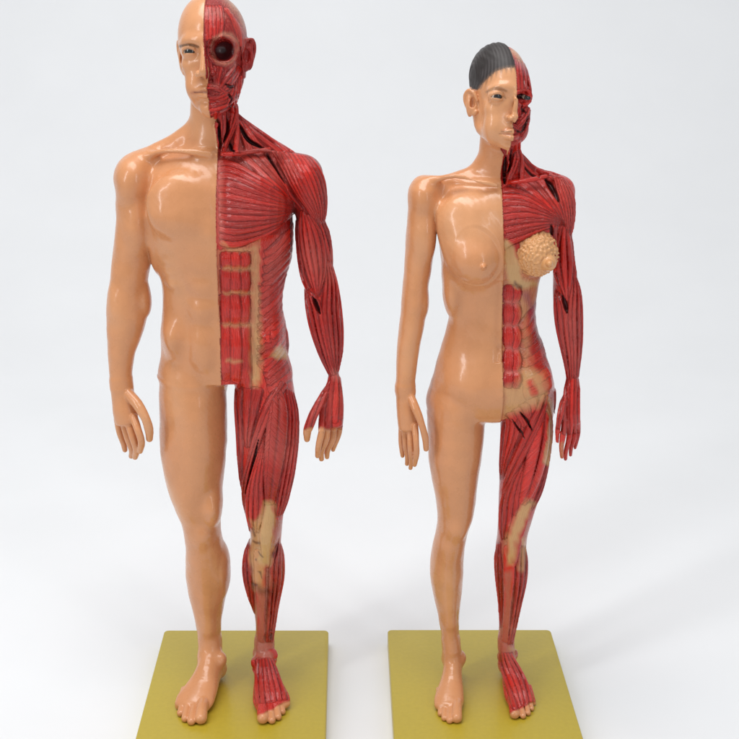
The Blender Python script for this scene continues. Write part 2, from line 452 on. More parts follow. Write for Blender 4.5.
        E(0, 12.4, -22.0+cz, 3.6 if not fem else 3.2, 2.4, 2.8, 2.5)                  # chin
        E(0, 12.4, -15.5, 5.5, 3.2, 4.0, 2)                                      # muzzle
        bz = 1.0 if not fem else .7
        T([(-9.6, 9.2, 2.2, 1.0*bz), (-6.5, 12.7, 3.9, 1.7*bz), (0, 14.2, 3.4, 1.8*bz), (6.5, 12.7, 3.9, 1.7*bz), (9.6, 9.2, 2.2, 1.0*bz)], 3.0)
        for q in (-1, 1):
            E(q*(6.2+ex), 15.2, -.4, 4.0, 3.6, 2.7, 2.0, 's')                         # sockets
        nl = 1.0 if not fem else .72
        T([(0, 14.6, 2.2, 1.35*nl), (0, 16.7, -2, 1.5*nl), (0, 18.4-nq, -6.2, 1.8*nl), (0, 18.8-nq, -8.4, 2.0*nl), (0, 16.6, -10.2, 1.2*nl)], 1.6)
        for q in (-1, 1):
            E(q*2.6*nl, 16.0, -9.0, 1.75*nl, 2.3, 1.7*nl, 1.0)
            E(q*1.5*nl, 17.2, -11.1, .75, 1.3, .9, .6, 's')
        # lips
        fl = 1.0 if not fem else 1.2; ly = 0 if not fem else .1
        T([(-4.9, 13.4, -15.6, .35), (-2.6, 15.3+ly, -14.9, .85*fl), (-.7, 16.1+ly, -14.55, 1.05*fl), (.7, 16.1+ly, -14.55, 1.05*fl), (2.6, 15.3+ly, -14.9, .85*fl), (4.9, 13.4, -15.6, .35)], .9)
        T([(-4.3, 13.6, -16.3, .4), (-2.2, 15.2+ly, -17.0, 1.0*fl), (0, 15.9+ly, -17.3, 1.2*fl), (2.2, 15.2+ly, -17.0, 1.0*fl), (4.3, 13.6, -16.3, .4)], .9)
        T([(-5.4, 13.9, -15.9, .25), (-2.5, 16.2+ly, -15.75, .42), (0, 17.1+ly, -15.9, .42), (2.5, 16.2+ly, -15.75, .42), (5.4, 13.9, -15.9, .25)], .5, 's')
        T([(-3.2, 15.0, -19.6, .5), (0, 15.6, -19.4, .8), (3.2, 15.0, -19.6, .5)], 1.6, 's')
        T([(0, 17.2, -12.4, .4), (0, 17.2, -13.4, .5)], .8, 's')
        for q in (-1, 1):
            if q > 0 and socket: continue
            # eyelids: ball with a slit
            E(q*(6.4+ex), 11.0, -.3, 3.6, 3.2, 3.1, 1.2)
            T([(q*(9.3+ex), 12.0, -.7, .3), (q*(7.9+ex), 13.6, -.25, eo*.9), (q*(6.4+ex), 14.15, -.15, eo), (q*(5.0+ex), 13.8, -.45, eo*.8), (q*(3.9+ex), 13.0, -.9, .3)], .2, 's')
            T([(q*(9.4+ex), 12.2, .5, .3), (q*(8.0+ex), 13.6, 1.35, .42), (q*(6.3+ex), 14.2, 1.6, .42), (q*(4.4+ex), 13.7, .9, .3)], .6, 'u')
        if socket:
            E(5.9, 14.2, -.2, 4.6, 7.5, 4.1, .8, 's')
        # ears
        ear = dict(ears)
        for q in (-1, 1):
            e = 11.4; g = ear[q]*1.2
            EP = (lambda x, y_, z: (q*(e+x*g), y_, z*.80-1.8)) if fem else (lambda x, y_, z: (q*(e+x*g), y_, z))
            c0 = EP(2.2, -2.9, -2.4); c4 = EP(3.1, -3.6, .6); E(c4[0], c4[1], c4[2], 1.7*g, 1.0, 3.2, .6); E(q*(9.6 if not fem else 8.4), -3, -6, 2.7, 4.6, 8, 2.0); c3 = EP(.9, -2.2, -2.8); E(c3[0], c3[1], c3[2], 2.2, 1.7, 5.2*(.9 if fem else 1), .8); E(c0[0], c0[1], c0[2]-.6, 2.7*g, 1.3, 5.8, .8, 'u', 0); c2 = EP(.9, -.9, -5.2); E(c2[0], c2[1], c2[2], 1.9, 1.3, 2.6, .6)
            T([EP(.2, .6, -1.0)+(.7,), EP(2.0, -.6, 3.0)+(.9,), EP(4.0, -3.0, 3.9)+(.95,), EP(4.9, -5, 1.2)+(.95,), EP(4.3, -5, -2.6)+(.9,), EP(2.6, -3.2, -6.6)+(1.0,), EP(.9, -.8, -8.2)+(1.1,), EP(.2, .5, -7)+(.9,)], .5)
            T([EP(3.6, -3.0, 1.0)+(.55,), EP(3.7, -3.4, -1.6)+(.6,), EP(2.4, -2.4, -5.0)+(.6,), EP(.8, -.6, -5.6)+(.7,)], .4)
            c1 = EP(1.9, -1.2, -2.6); E(c1[0], c1[1], c1[2], 1.4*g, 1.5, 2.7, .5, 's')
        return W

# ------------------------------------------------------------------ materials
def new_mat(name):
    m = bpy.data.materials.new(name); m.use_nodes = True; nt = m.node_tree; b = nt.nodes['Principled BSDF']; return m, nt, b
def resin(name, rough=.26, coat=.28):
    m, nt, b = new_mat(name); N = nt.nodes; L = nt.links
    at = N.new('ShaderNodeAttribute'); at.attribute_name = 'paint'
    fb = N.new('ShaderNodeAttribute'); fb.attribute_name = 'fibre'
    fa = N.new('ShaderNodeAttribute'); fa.attribute_name = 'fibre_amount'
    nz = N.new('ShaderNodeTexNoise'); nz.inputs['Scale'].default_value = 1.0; nz.inputs['Detail'].default_value = 3.0; nz.inputs['Roughness'].default_value = .55
    L.new(fb.outputs['Vector'], nz.inputs['Vector'])
    r1 = N.new('ShaderNodeMapRange'); r1.inputs[1].default_value = .30; r1.inputs[2].default_value = .50; L.new(nz.outputs['Fac'], r1.inputs[0])
    inv = N.new('ShaderNodeMath'); inv.operation = 'SUBTRACT'; inv.inputs[0].default_value = 1; L.new(r1.outputs[0], inv.inputs[1])
    am = N.new('ShaderNodeMath'); am.operation = 'MULTIPLY'; L.new(inv.outputs[0], am.inputs[0]); L.new(fa.outputs['Fac'], am.inputs[1])
    am2 = N.new('ShaderNodeMath'); am2.operation = 'MULTIPLY'; am2.inputs[1].default_value = .62; L.new(am.outputs[0], am2.inputs[0])
    dk = N.new('ShaderNodeMix'); dk.data_type = 'RGBA'; dk.blend_type = 'MULTIPLY'; dk.inputs[7].default_value = (.42, .22, .24, 1)
    L.new(am2.outputs[0], dk.inputs[0]); L.new(at.outputs['Color'], dk.inputs[6])
    r2 = N.new('ShaderNodeMapRange'); r2.inputs[1].default_value = .56; r2.inputs[2].default_value = .72; L.new(nz.outputs['Fac'], r2.inputs[0])
    lm = N.new('ShaderNodeMath'); lm.operation = 'MULTIPLY'; L.new(r2.outputs[0], lm.inputs[0]); L.new(fa.outputs['Fac'], lm.inputs[1])
    lm2 = N.new('ShaderNodeMath'); lm2.operation = 'MULTIPLY'; lm2.inputs[1].default_value = .30; L.new(lm.outputs[0], lm2.inputs[0])
    lt = N.new('ShaderNodeMix'); lt.data_type = 'RGBA'; lt.inputs[7].default_value = (*srgb(214, 108, 92), 1)
    L.new(lm2.outputs[0], lt.inputs[0]); L.new(dk.outputs[2], lt.inputs[6])
    tc = N.new('ShaderNodeTexCoord')
    mt = N.new('ShaderNodeTexNoise'); mt.inputs['Scale'].default_value = 160; mt.inputs['Detail'].default_value = 5; L.new(tc.outputs['Object'], mt.inputs['Vector'])
    mr = N.new('ShaderNodeMapRange'); mr.inputs[1].default_value = .3; mr.inputs[2].default_value = .7; mr.inputs[3].default_value = .95; mr.inputs[4].default_value = 1.03; L.new(mt.outputs['Fac'], mr.inputs[0])
    mm = N.new('ShaderNodeMix'); mm.data_type = 'RGBA'; mm.blend_type = 'MULTIPLY'; mm.inputs[0].default_value = 1; L.new(lt.outputs[2], mm.inputs[6]); L.new(mr.outputs[0], mm.inputs[7])
    L.new(mm.outputs[2], b.inputs['Base Color'])
    fh = N.new('ShaderNodeMath'); fh.operation = 'MULTIPLY'; L.new(nz.outputs['Fac'], fh.inputs[0]); L.new(fa.outputs['Fac'], fh.inputs[1])
    bp = N.new('ShaderNodeBump'); bp.inputs['Strength'].default_value = .75; bp.inputs['Distance'].default_value = .0012; L.new(fh.outputs[0], bp.inputs['Height'])
    n2 = N.new('ShaderNodeTexNoise'); n2.inputs['Scale'].default_value = 240; n2.inputs['Detail'].default_value = 3; L.new(tc.outputs['Object'], n2.inputs['Vector'])
    b2 = N.new('ShaderNodeBump'); b2.inputs['Strength'].default_value = .10; b2.inputs['Distance'].default_value = .0012; L.new(n2.outputs['Fac'], b2.inputs['Height']); L.new(bp.outputs[0], b2.inputs['Normal'])
    b.inputs['Specular IOR Level'].default_value = .42
    L.new(b2.outputs[0], b.inputs['Normal'])
    rr = N.new('ShaderNodeMapRange'); rr.inputs[1].default_value = .3; rr.inputs[2].default_value = .7; rr.inputs[3].default_value = rough-.07; rr.inputs[4].default_value = rough+.12; L.new(mt.outputs['Fac'], rr.inputs[0])
    L.new(rr.outputs[0], b.inputs['Roughness'])
    b.inputs['Coat Weight'].default_value = coat; b.inputs['Coat Roughness'].default_value = .12
    return m
RESIN = resin('painted_resin'); HAIR = resin('painted_hair', .52, .0)
def plain(name, col, rough=.5, coat=0, noise=0.0, nscale=300, bump=0.0):
    m, nt, b = new_mat(name); N = nt.nodes; L = nt.links
    tc = N.new('ShaderNodeTexCoord'); n = N.new('ShaderNodeTexNoise'); n.inputs['Scale'].default_value = nscale; n.inputs['Detail'].default_value = 6; L.new(tc.outputs['Object'], n.inputs['Vector'])
    r = N.new('ShaderNodeMapRange'); r.inputs[1].default_value = .3; r.inputs[2].default_value = .7; r.inputs[3].default_value = 1-noise; r.inputs[4].default_value = 1+noise; L.new(n.outputs['Fac'], r.inputs[0])
    x = N.new('ShaderNodeMix'); x.data_type = 'RGBA'; x.blend_type = 'MULTIPLY'; x.inputs[0].default_value = 1; x.inputs[6].default_value = (*col, 1); L.new(r.outputs[0], x.inputs[7]); L.new(x.outputs[2], b.inputs['Base Color'])
    if bump:
        bp = N.new('ShaderNodeBump'); bp.inputs['Strength'].default_value = bump; bp.inputs['Distance'].default_value = .0005; L.new(n.outputs['Fac'], bp.inputs['Height']); L.new(bp.outputs[0], b.inputs['Normal'])
    b.inputs['Roughness'].default_value = rough; b.inputs['Coat Weight'].default_value = coat; b.inputs['Coat Roughness'].default_value = .15
    return m
M_BACK = plain('white_paper', (.81, .815, .825), .8, 0, .012, 12)
M_BASE = plain('olive_gold_paint', tuple(srgb(182, 160, 44)), .40, .12, .035, 500, .10)
M_EYEW = plain('eye_white', tuple(srgb(206, 188, 168)), .2, .6, .03)
M_IRIS = plain('dark_iris_paint', tuple(srgb(52, 34, 24)), .15, .8, .05)
M_PUP = plain('black_pupil_paint', (.008, .008, .008), .1, .8)

def empty(name, loc, rz, label, cat):
    o = bpy.data.objects.new(name, None); COL.objects.link(o); o.location = loc; o.rotation_euler = (0, 0, rz); o.empty_display_size = .02
    o['label'] = label; o['category'] = cat; return o

# ------------------------------------------------------------------ turn a figure into parts
def emit(f, root, origin, hair_name=None):
    fibv = np.stack([f.u*2.1, f.v*.16, f.un*.6+f.tid*3.1], 1)
    free = f.tid == 0
    fibv[free] = np.stack([f.V[free, 0]*1.5, f.V[free, 2]*.16, f.V[free, 1]*1.5], 1)
    pen = (f.fb > 1.5) & (f.tid > 0)
    if pen.any():                                    # feather pattern, strands run down to the centre line
        c = np.interp(f.py[pen], f.pen[0], f.pen[1]); mm = f.V[pen, 0]-c
        fibv[pen] = np.stack([f.V[pen, 2]*1.25+np.abs(mm)*1.6, np.abs(mm)*.2, mm*0+np.sign(mm)*3], 1)
        f.fa[pen] = np.minimum(f.fa[pen], 1)
    f.fa = np.clip(f.fa, 0, 1)
    ids = f.tid.copy(); nm = ['body']+f.tags
    if hair_name is not None:
        nm.append(hair_name); ids[f.hair] = len(nm)-1
    fid = np.median(ids[f.Q], axis=1).astype(int)
    bad = ~(ids[f.Q] == fid[:, None]).any(1); fid[bad] = ids[f.Q[bad, 0]]
    body = None
    for i, name in enumerate(nm):
        q = f.Q[fid == i]
        if len(q) < 30: continue
        uq, inv = np.unique(q, return_inverse=True)
        at = {'paint': ('FLOAT_COLOR', np.column_stack([f.col[uq], np.ones(len(uq))])), 'fibre': ('FLOAT_VECTOR', fibv[uq]), 'fibre_amount': ('FLOAT', f.fa[uq])}
        o = mesh_obj(name, f.V[uq], inv.reshape(q.shape), at, HAIR if name == 'hair' else RESIN, body or root, origin)
        o.data.attributes.new('sn', 'FLOAT_VECTOR', 'POINT')
        o.data.normals_split_custom_set_from_vertices(f.N[uq].tolist())
        if i == 0: body = o
    return body

def uv_ball(name, c, r, R, parent, origin, squash=1.0):
    # eye: white with iris and pupil caps, facing local +y of R
    V = []; Q = []; nu, nv = 32, 20; mi = []
    for i in range(nv+1):
        th = math.pi*i/nv
        for j in range(nu):
            ph = 2*math.pi*j/nu; V.append(np.asarray(c)+R@(np.array([math.sin(th)*math.cos(ph), math.cos(th), math.sin(th)*math.sin(ph)])*r))
    for i in range(nv):
        for j in range(nu):
            Q.append((i*nu+j, (i+1)*nu+j, (i+1)*nu+(j+1) % nu, i*nu+(j+1) % nu)); mi.append(2 if i < 3 else (1 if i < 5 else 0))
    o = mesh_obj(name, np.array(V), np.array(Q), {}, M_EYEW, parent, origin)
    o.data.materials.append(M_IRIS); o.data.materials.append(M_PUP)
    mi = np.array(mi, np.int32)
    if len(o.data.polygons) == len(mi): o.data.polygons.foreach_set('material_index', mi)
    return o

def slab(name, corners, z0, z1, bev, material, parent, origin):
    # four plan corners in mm, rounded edges through a bevel on a real box
    import bmesh
    bm = bmesh.new(); o3 = np.asarray(origin)
    b = [bm.verts.new((np.array([x, y, z0])-o3)*.001) for x, y in corners]; t = [bm.verts.new((np.array([x, y, z1])-o3)*.001) for x, y in corners]
    bm.faces.new(b[::-1]); bm.faces.new(t)
    for i in range(4): bm.faces.new((b[i], b[(i+1) % 4], t[(i+1) % 4], t[i]))
    bm.normal_update()
    ve = [e for e in bm.edges if abs(e.verts[0].co.z-e.verts[1].co.z) > 1e-5]
    bmesh.ops.bevel(bm, geom=ve, offset=.0022, segments=5, profile=.5, affect='EDGES')
    te = [e for e in bm.edges if e.verts[0].co.z > (z1-.01-o3[2])*.001 and e.verts[1].co.z > (z1-.01-o3[2])*.001 and len(e.link_faces) == 2 and abs(e.link_faces[0].normal.z-e.link_faces[1].normal.z) > .5]
    bmesh.ops.bevel(bm, geom=te, offset=bev*.001, segments=3, profile=.5, affect='EDGES')
    me = bpy.data.meshes.new(name); bm.to_mesh(me); bm.free()
    for p in me.polygons: p.use_smooth = True
    me.materials.append(material); o = bpy.data.objects.new(name, me); COL.objects.link(o); o.parent = parent
    me.set_sharp_from_angle(angle=.6)
    return o

# ------------------------------------------------------------------ setting: white sweep of paper
def backdrop():
    import bmesh
    bm = bmesh.new(); rows = []
    prof = [(-900, -8.0), (300, -8.0), (620, -8.0), (900, -8.0)]
    for i in range(1, 15):
        a = math.pi/2*i/14; prof.append((900+600*math.sin(a), -8.0+600*(1-math.cos(a))))
    prof.append((1500, 1500))
    for y, z in prof: rows.append([bm.verts.new((x*.001, y*.001, z*.001)) for x in (-2500, -800, 0, 800, 2500)])
    for a, b in zip(rows[:-1], rows[1:]):
        for i in range(4): bm.faces.new((a[i], a[i+1], b[i+1], b[i]))
    me = bpy.data.meshes.new('backdrop'); bm.to_mesh(me); bm.free()
    for p in me.polygons: p.use_smooth = True
    me.materials.append(M_BACK); o = bpy.data.objects.new('backdrop', me); COL.objects.link(o); o['kind'] = 'structure'
backdrop()

# ------------------------------------------------------------------ shared body pieces
def hand(f, palm, fingers, thumb, k=.8):
    # palm: stations (px, py, half px, half depth mm, dy);  fingers: list of [(px,py,dy,r mm)...]
    pos = [f.at(x, y, dy) for x, y, w, h, dy in palm]; a = [w*f.mmpp(x, y, dy) for x, y, w, h, dy in palm]; b = [h for *_, h, dy in palm]
    A = catmull(np.column_stack([pos, a, b]), 4); pos = A[:, :3]; T = nrm(np.gradient(pos, axis=0))
    lat = np.array([.93, -.36, 0])-T*(T@np.array([.93, -.36, 0]))[:, None]; lat = nrm(lat)
    f.base.append(Chain(pos, lat, np.cross(lat, T), A[:, 3], A[:, 4], 1.5, 1.8, 'u', 1.6))
    for fg in fingers+[thumb]:
        f.tube([(f.at(x, y, dy), r*.86) for x, y, dy, r in fg], .35)
def foot(f, heel, ankle, ball, toes, w, arch_h, inner):
    # world points on the base plane (mm)
    d = nrm(ball-heel); lat = np.array([-d[1], d[0], 0])*-1
    if lat[0] < 0: lat = -lat
    L = np.linalg.norm(ball-heel)
    st = [(heel+d*3.0, w*.50, 5.2, 5.0), (heel+d*L*.30, w*.55, 8.0, 7.2), (heel+d*L*.50, w*.62, 7.2, 6.8), (heel+d*L*.72, w*.78, 5.2, 5.2), (ball, w*.93, 3.6, 3.7), (ball+d*4, w*.88, 2.6, 2.8)]
    A = catmull(np.array([list(p+np.array([0, 0, z]))+[a, b] for p, a, z, b in st]), 4)
    pos = A[:, :3]; T = nrm(np.gradient(pos, axis=0)); lt = nrm(lat-T*(T@lat)[:, None])
    f.base.append(Chain(pos, lt, np.cross(lt, T), A[:, 3], A[:, 4], 4.2, 3.0, 'u', 2.0))
    # ankle bridge from shank to instep
    f.tube([(ankle+np.array([0, 0, 3]), w*.50), (ankle*.55+(heel+d*L*.45)*.45+np.array([0, 0, 5.0]), w*.50), (heel+d*L*.62+np.array([0, 0, 6.8]), w*.42)], 2.5)
    for q, zz in ((-1, 12.0), (1, 13.0)):
        f.ell(heel+d*L*.26+lat*q*w*.50+np.array([0, 0, zz]), (1.9, 2.4, 2.6), 3.5)
    for root, tip, r in toes:
        m = (root*.45+tip*.55)
        f.tube([(root+np.array([0, 0, 3.4]), r), (m+np.array([0, 0, r+1.5]), r*.92), (tip+np.array([0, 0, r*.9]), r)], .35, flat=.95)
    # flat sole
    f.base.append(Fn(lambda X, D: np.maximum(D, -(X[:, 2]-.02)) if X[:, 2].min() < 6 else D)); f.base[-1].early = True

def toes_from(f, tips, roots, rs):
    return [(G(*r), G(*t), q) for r, t, q in zip(roots, tips, rs)]

# ------------------------------------------------------------------ male model
def male():
    f = Figure(505.0, [(-6, 203.3, 8, 5), (25, 203.5, 18, 5), (60, 204.5, 20, 5), (78, 206, 22, 5), (100, 209, 18, 5), (112, 211.5, 14, 5), (128, 214, 10, 3), (150, 215.5, 16, 1),
                       (235, 216.5, 20, 1), (300, 218, 18, 1), (330, 220, 17, 1), (390, 220.5, 17, 1), (402, 229, 10, 0), (740, 238, 30, 0)])
    f.ear_x = f.at(243, 60)[0]; f.ear_z = (f.at(250, 78)[2], f.at(250, 38)[2])
    f.hand_x = f.at(303, 420)[0]; f.hand_z = (f.at(320, 392, 8)[2], f.at(320, 470, 8)[2])
    # torso
    f.limb([(150, 172, 262, -2, 10), (160, 156, 280, -1, 13), (175, 148, 290, 0, 16), (195, 146, 292, 1, 18), (218, 147, 292, 2, 19.5), (240, 151, 290, 2, 19), (262, 157, 287, 1.5, 18),
            (280, 161.5, 284, 1, 17), (300, 163, 283, 1, 16.3), (322, 163, 285, .5, 16.2), (345, 161.5, 288.5, -.3, 16.8), (362, 161, 290, -1, 16.6), (373, 161.5, 290.5, -.8, 15.2)], 2, (3, 2.5))
    # neck and trapezius
    f.limb([(88, 192, 234, -3, 9), (105, 190.5, 237, -3, 9.5), (122, 190, 238.5, -3, 9.8), (138, 187, 242, -2, 10), (152, 184, 247, -1, 9)], 3, (3, 3))
    for tr in ([(199, 130), (185, 141), (170, 151), (151, 160), (138, 168), (131, 178)], [(229, 126), (242, 135), (257, 145), (273, 156), (294, 166), (305, 174)]):
        f.tube([(f.at(x, y, -4+i*.6), 5.2+.1*i) for i, (x, y) in enumerate(tr)], 3.0)
    # clavicles, sternal notch
    f.tube([(f.at(210, 155, 10.8), 1.2), (f.at(190, 152, 10.2), 1.0), (f.at(165, 151, 7.2), 1.0), (f.at(148, 156, 3), 1.0)], 4)
    f.tube([(f.at(221, 155, 12.0), 1.3), (f.at(240, 152, 11), 1.1), (f.at(262, 150, 9), 1.2), (f.at(282, 154, 4), 1.2)], 3.0)
    f.eb(166, 151, 15.5, 7, 3.2, 2.6, 3, 's'); f.eb(215, 149, 15.5, 4, 4, 3, 3, 's')
    # pectorals
    for x, q in ((180, -1), (254, 1)):
        f.eb(x, 203, 14.3, 34, 30, 6.6, 5, rot=q*12)
        f.eb(x+q*4, 219, 16.6, 22, 15, 5.0, 6)
    f.eb(217, 205, 24.6, 3.5, 34, 3.2, 4, 's')
    # lats and rib cage edges
    for x in (158, 284): f.eb(x, 232, -3, 9, 40, 12, 5)
    # rectus pads on the skin side, navel, side lines
    for y, h in ((262, 10), (284, 11), (309, 12), (347, 24)):
        f.eb(203, y, 14.35, 12, h, 4.4, 3.5); f.eb(235, y, 14.2, 13, h, 4.4, 2.5)
    f.eb(219, 323, 19.5, 2.2, 2.4, 2.5, 1.2, 's')
    for y in (258, 270, 282): f.eb(172 + (y-258)*.2, y, 9.5, 8, 5, 5, 3)
    for x, q in ((176, 1), (272, -1)): f.eb(x, 335, 6, 12, 20, 10, 5)
    # shoulders
    for x in (133.5, 307):
        f.eb(x, 187, .8, 17, 27, 11, 4); f.eb(x+(3 if x < 200 else -3), 174, 1, 15, 16, 9, 6)
    # right arm (photo left)
    f.limb([(180, 117, 154, 0, 9), (200, 116, 156, 0, 10), (220, 116.5, 156, 0, 10.5), (240, 114.5, 154, 0, 10.5), (258, 112.5, 151.5, 0, 10), (275, 111, 148.5, 1, 9.6), (290, 109, 147, 1.5, 9.2), (305, 107.5, 148, 2, 9.4), (320, 107, 146.5, 3, 9),
            (338, 107.5, 141, 4, 8.2), (355, 108.5, 135, 5, 7), (370, 109.5, 132.5, 6, 6), (386, 111, 132, 7, 5.2)], 1.2, (4, 3))
    f.eb(146, 300, 2, 5, 14, 5, 3); f.eb(137, 228, 8, 9, 24, 4.5, 4); f.eb(121, 305, 3.5, 9, 20, 7, 4)
    hand(f, [(121, 380, 10.5, 4.8, 7), (123, 396, 12, 4.4, 8), (125, 410, 13, 4.6, 9), (127, 422, 12.5, 4.0, 10)],
         [[(133.5, 417, 13, 2.1), (138, 430, 16.5, 1.9), (141.5, 442, 16.5, 1.75), (140, 451, 14, 1.5)],
          [(128, 421, 11, 2.1), (132.5, 436, 13.5, 1.95), (136.5, 449, 12.5, 1.75), (135, 457, 10, 1.5)],
          [(123.5, 422, 8, 2.05), (127.5, 437, 10, 1.85), (132, 449, 9, 1.7), (131.5, 456, 7, 1.45)],
          [(117.5, 419, 5, 1.9), (119.5, 432, 6, 1.65), (123.5, 443, 6, 1.5), (125, 450, 5, 1.25)]],
         [(127, 392, 10, 2.6), (137, 404, 14, 2.7), (145, 417, 17, 2.2), (149, 429, 17, 2.2), (149.5, 439, 15.5, 1.7)])
    # left arm (photo right, flayed)
    f.limb([(180, 286, 325, 0, 9), (200, 290, 327, 0, 10), (220, 295, 327, 0, 10.5), (240, 296.5, 330.5, 0, 10.4), (258, 298.5, 332.5, 0, 10), (275, 300.5, 335.5, 1, 9.4), (290, 303.5, 338, 1.5, 9.2), (305, 306, 340.5, 2, 9.4), (320, 307, 342.5, 3, 9),
            (335, 311, 343.5, 4, 8), (350, 317, 343, 5, 6.6), (362, 322, 341, 6, 5.4), (374, 326.5, 340.5, 7, 4.6), (384, 328, 341.5, 7, 4.4)], 1.2, (4, 3))
    hand(f, [(334.5, 378, 7.2, 4.2, 7), (333, 392, 10, 4.2, 8), (331, 408, 13, 4.4, 9), (331, 424, 12.5, 4.0, 10)],
         [[(323, 419, 13, 2.1), (321.5, 433, 16.5, 1.9), (318.5, 446, 16.5, 1.75), (317.5, 456, 14, 1.5)],
          [(327, 423, 11, 2.1), (326, 438, 14, 1.95), (321.5, 451, 13, 1.75), (321.5, 459, 11, 1.5)],
          [(333.5, 423, 8, 2.05), (332.5, 438, 10, 1.85), (327.5, 450, 9, 1.7), (327, 457, 7, 1.45)],
          [(339.5, 420, 5, 1.9), (339, 433, 6, 1.65), (334.5, 444, 6, 1.5), (333, 450, 5, 1.25)]],
         [(328, 392, 10, 2.6), (319, 404, 14, 2.6), (311.5, 418, 17, 2.2), (307.5, 430, 17, 2.2), (307, 439.5, 15.5, 1.7)])
    # legs
    f.limb([(360, 167, 220, -1.2, 14.0), (376, 162.5, 226, -.6, 15.3), (388, 160, 226.2, -.4, 15.8), (402, 159.5, 226.5, 0, 16), (420, 160, 227, 0, 15.8), (440, 160, 227, 1, 15.3), (458, 161.8, 225.5, 1.5, 14.8), (475, 165, 223.8, 2, 14), (490, 169, 222.3, 2, 13), (503, 174, 221.5, 2, 12.2),
            (517, 180.5, 220.5, 2, 11.3), (530, 183.5, 220.8, 2, 10.7), (542, 185.5, 223, 1, 10.8), (554, 185.8, 227, -1, 11.5), (570, 185.8, 228.6, -3, 12), (588, 188, 227.6, -4, 11.4), (605, 192, 224, -4, 9.8), (620, 195.5, 221.5, -3, 8.2), (635, 198, 220.5, -2, 7.2), (648, 199.5, 221.5, -1, 7)], 2.4, (6, 7))
    f.limb([(360, 234, 288, -1.2, 14.5), (376, 234, 292.5, -.6, 15.3), (386, 234, 295, -.4, 15.8), (402, 233.5, 297.5, 0, 16), (420, 234.5, 298.5, 0, 15.8), (440, 235.5, 298, 1, 15.3), (458, 237, 296, 1.5, 14.8), (475, 239, 293.5, 2, 14), (490, 241, 290, 2, 13), (505, 244, 287, 2, 12.2),
            (520, 247.5, 284.5, 2, 11.3), (535, 249, 283, 2, 10.7), (545, 246.5, 282.8, 1, 10.8), (556, 243.5, 284.3, -1, 11.5), (572, 243, 284.8, -3, 12), (590, 247, 282, -4, 11.2), (605, 251.5, 279, -4, 9.6), (620, 254, 276.5, -3, 8.2), (635, 254, 275.5, -2, 7.2), (650, 253, 275.8, -1, 7)], 2.4, (6, 7))
    f.eb(203, 535, 9.5, 9, 11, 4.5, 3.5); f.eb(266, 537, 9.5, 9, 11, 4.5, 3.5)
    f.eb(213, 507, 8.4, 8, 17, 7, 4); f.eb(190, 497, 8, 9, 24, 7, 5); f.eb(197, 440, 11.4, 14, 46, 6, 5)
    f.tube([(f.at(203, 556, 7.5), 2.0), (f.at(206, 590, 5.5), 1.6), (f.at(209, 630, 3.5), 1.4)], 3.5)
    f.tube([(f.at(266, 558, 7.5), 2.0), (f.at(264, 590, 5.5), 1.6), (f.at(264, 630, 3.5), 1.4)], 3.5)
    f.eb(222, 566, -4, 6, 22, 9, 4)
    # hips / closed smooth groin
    f.eb(191, 371, -3.5, 29, 18, 15.5, 5); f.eb(262, 371, -3.5, 28, 18, 15.5, 5)
    # feet
    gp = lambda x, y: G(x, y, 0.0)
    foot(f, gp(220, 675), f.at(210.5, 646, -1), gp(196, 706), toes_from(f, [(201, 723), (191.5, 724.5), (185.3, 721.5), (180.8, 716), (178.8, 709)],
         [(205, 705), (197.5, 704), (191.5, 702), (187.5, 699), (184.5, 696)], [2.7, 1.8, 1.7, 1.65, 1.6]), 9.3, 6, 1)
    foot(f, gp(262, 677), f.at(264, 648, -1), gp(271.5, 706), toes_from(f, [(263, 723), (272, 723.5), (278.3, 720), (282.5, 714.5), (285, 708)],
         [(261.5, 706), (269, 705), (275, 703), (279.5, 699.5), (282.5, 696)], [2.7, 1.8, 1.7, 1.65, 1.6]), 9.0, 6, -1)
    # head
    f.head(f.at(212.6, 50.3, 3), .975, 4.5, -3.0, 4.5, False, True, {-1: .55, 1: .8}, .62, 0.0, 13.9)
    f.hz = (f.at(210, 124)[2], f.at(210, 112)[2]); f.head_z = f.at(210, 120)[2]; f.nose_off = .9

    # ---------------- muscles: bundles between cross lines (pixels)
    F_ = f.fan
    F_('pectoral_muscle', 3, [((240, 157), (262, 153)), ((256, 172), (276, 172)), ((280, 192), (292, 193)), ((297, 209), (301, 207))], .9, .5)
    F_('pectoral_muscle', 13, [((221, 245), (220, 160)), ((233, 248), (231, 160)), ((252, 242), (252, 172)), ((274, 231), (278, 189)), ((294, 214), (296, 204))], .95, .9)
    F_('sternum_sheath', 1, [((217.5, 162), (223, 162)), ((218, 245), (224, 245))], .3, 0, fib=.2)
    F_('collar_bone', 1, [((223, 152.5), (223, 156.5)), ((245, 151), (245, 154.5)), ((270, 147.5), (270, 151))], 1.2, .5, fib=.2)
    F_('deltoid_muscle', 10, [((272, 152), (313, 158)), ((283, 170), (324, 176)), ((294, 190), (327.5, 196)), ((306, 207), (326.5, 214)), ((314, 221), (323, 226))], 1.0, 1.0)
    F_('trapezius_muscle', 3, [((238, 112), (243, 112)), ((247, 128), (257, 126)), ((262, 142), (275, 136)), ((276, 152), (296, 150))], 1.0, .4)
    F_('neck_muscle', 3, [((233, 99), (240, 99)), ((229, 120), (237, 121)), ((223.5, 138), (230, 140)), ((220.5, 153), (225, 154))], 1.5, .8)
    F_('neck_muscle', 1, [((235, 118), (239, 118)), ((234, 138), (239, 138)), ((233, 152), (238, 151))], 1.0, .4)
    F_('neck_muscle', 3, [((213, 113), (226, 113)), ((215, 132), (226, 132)), ((217, 149), (222, 149))], .9, .3)
    F_('neck_muscle', 2, [((239, 122), (244, 122)), ((242, 138), (254, 138)), ((246, 150), (262, 147))], 1.0, .4)
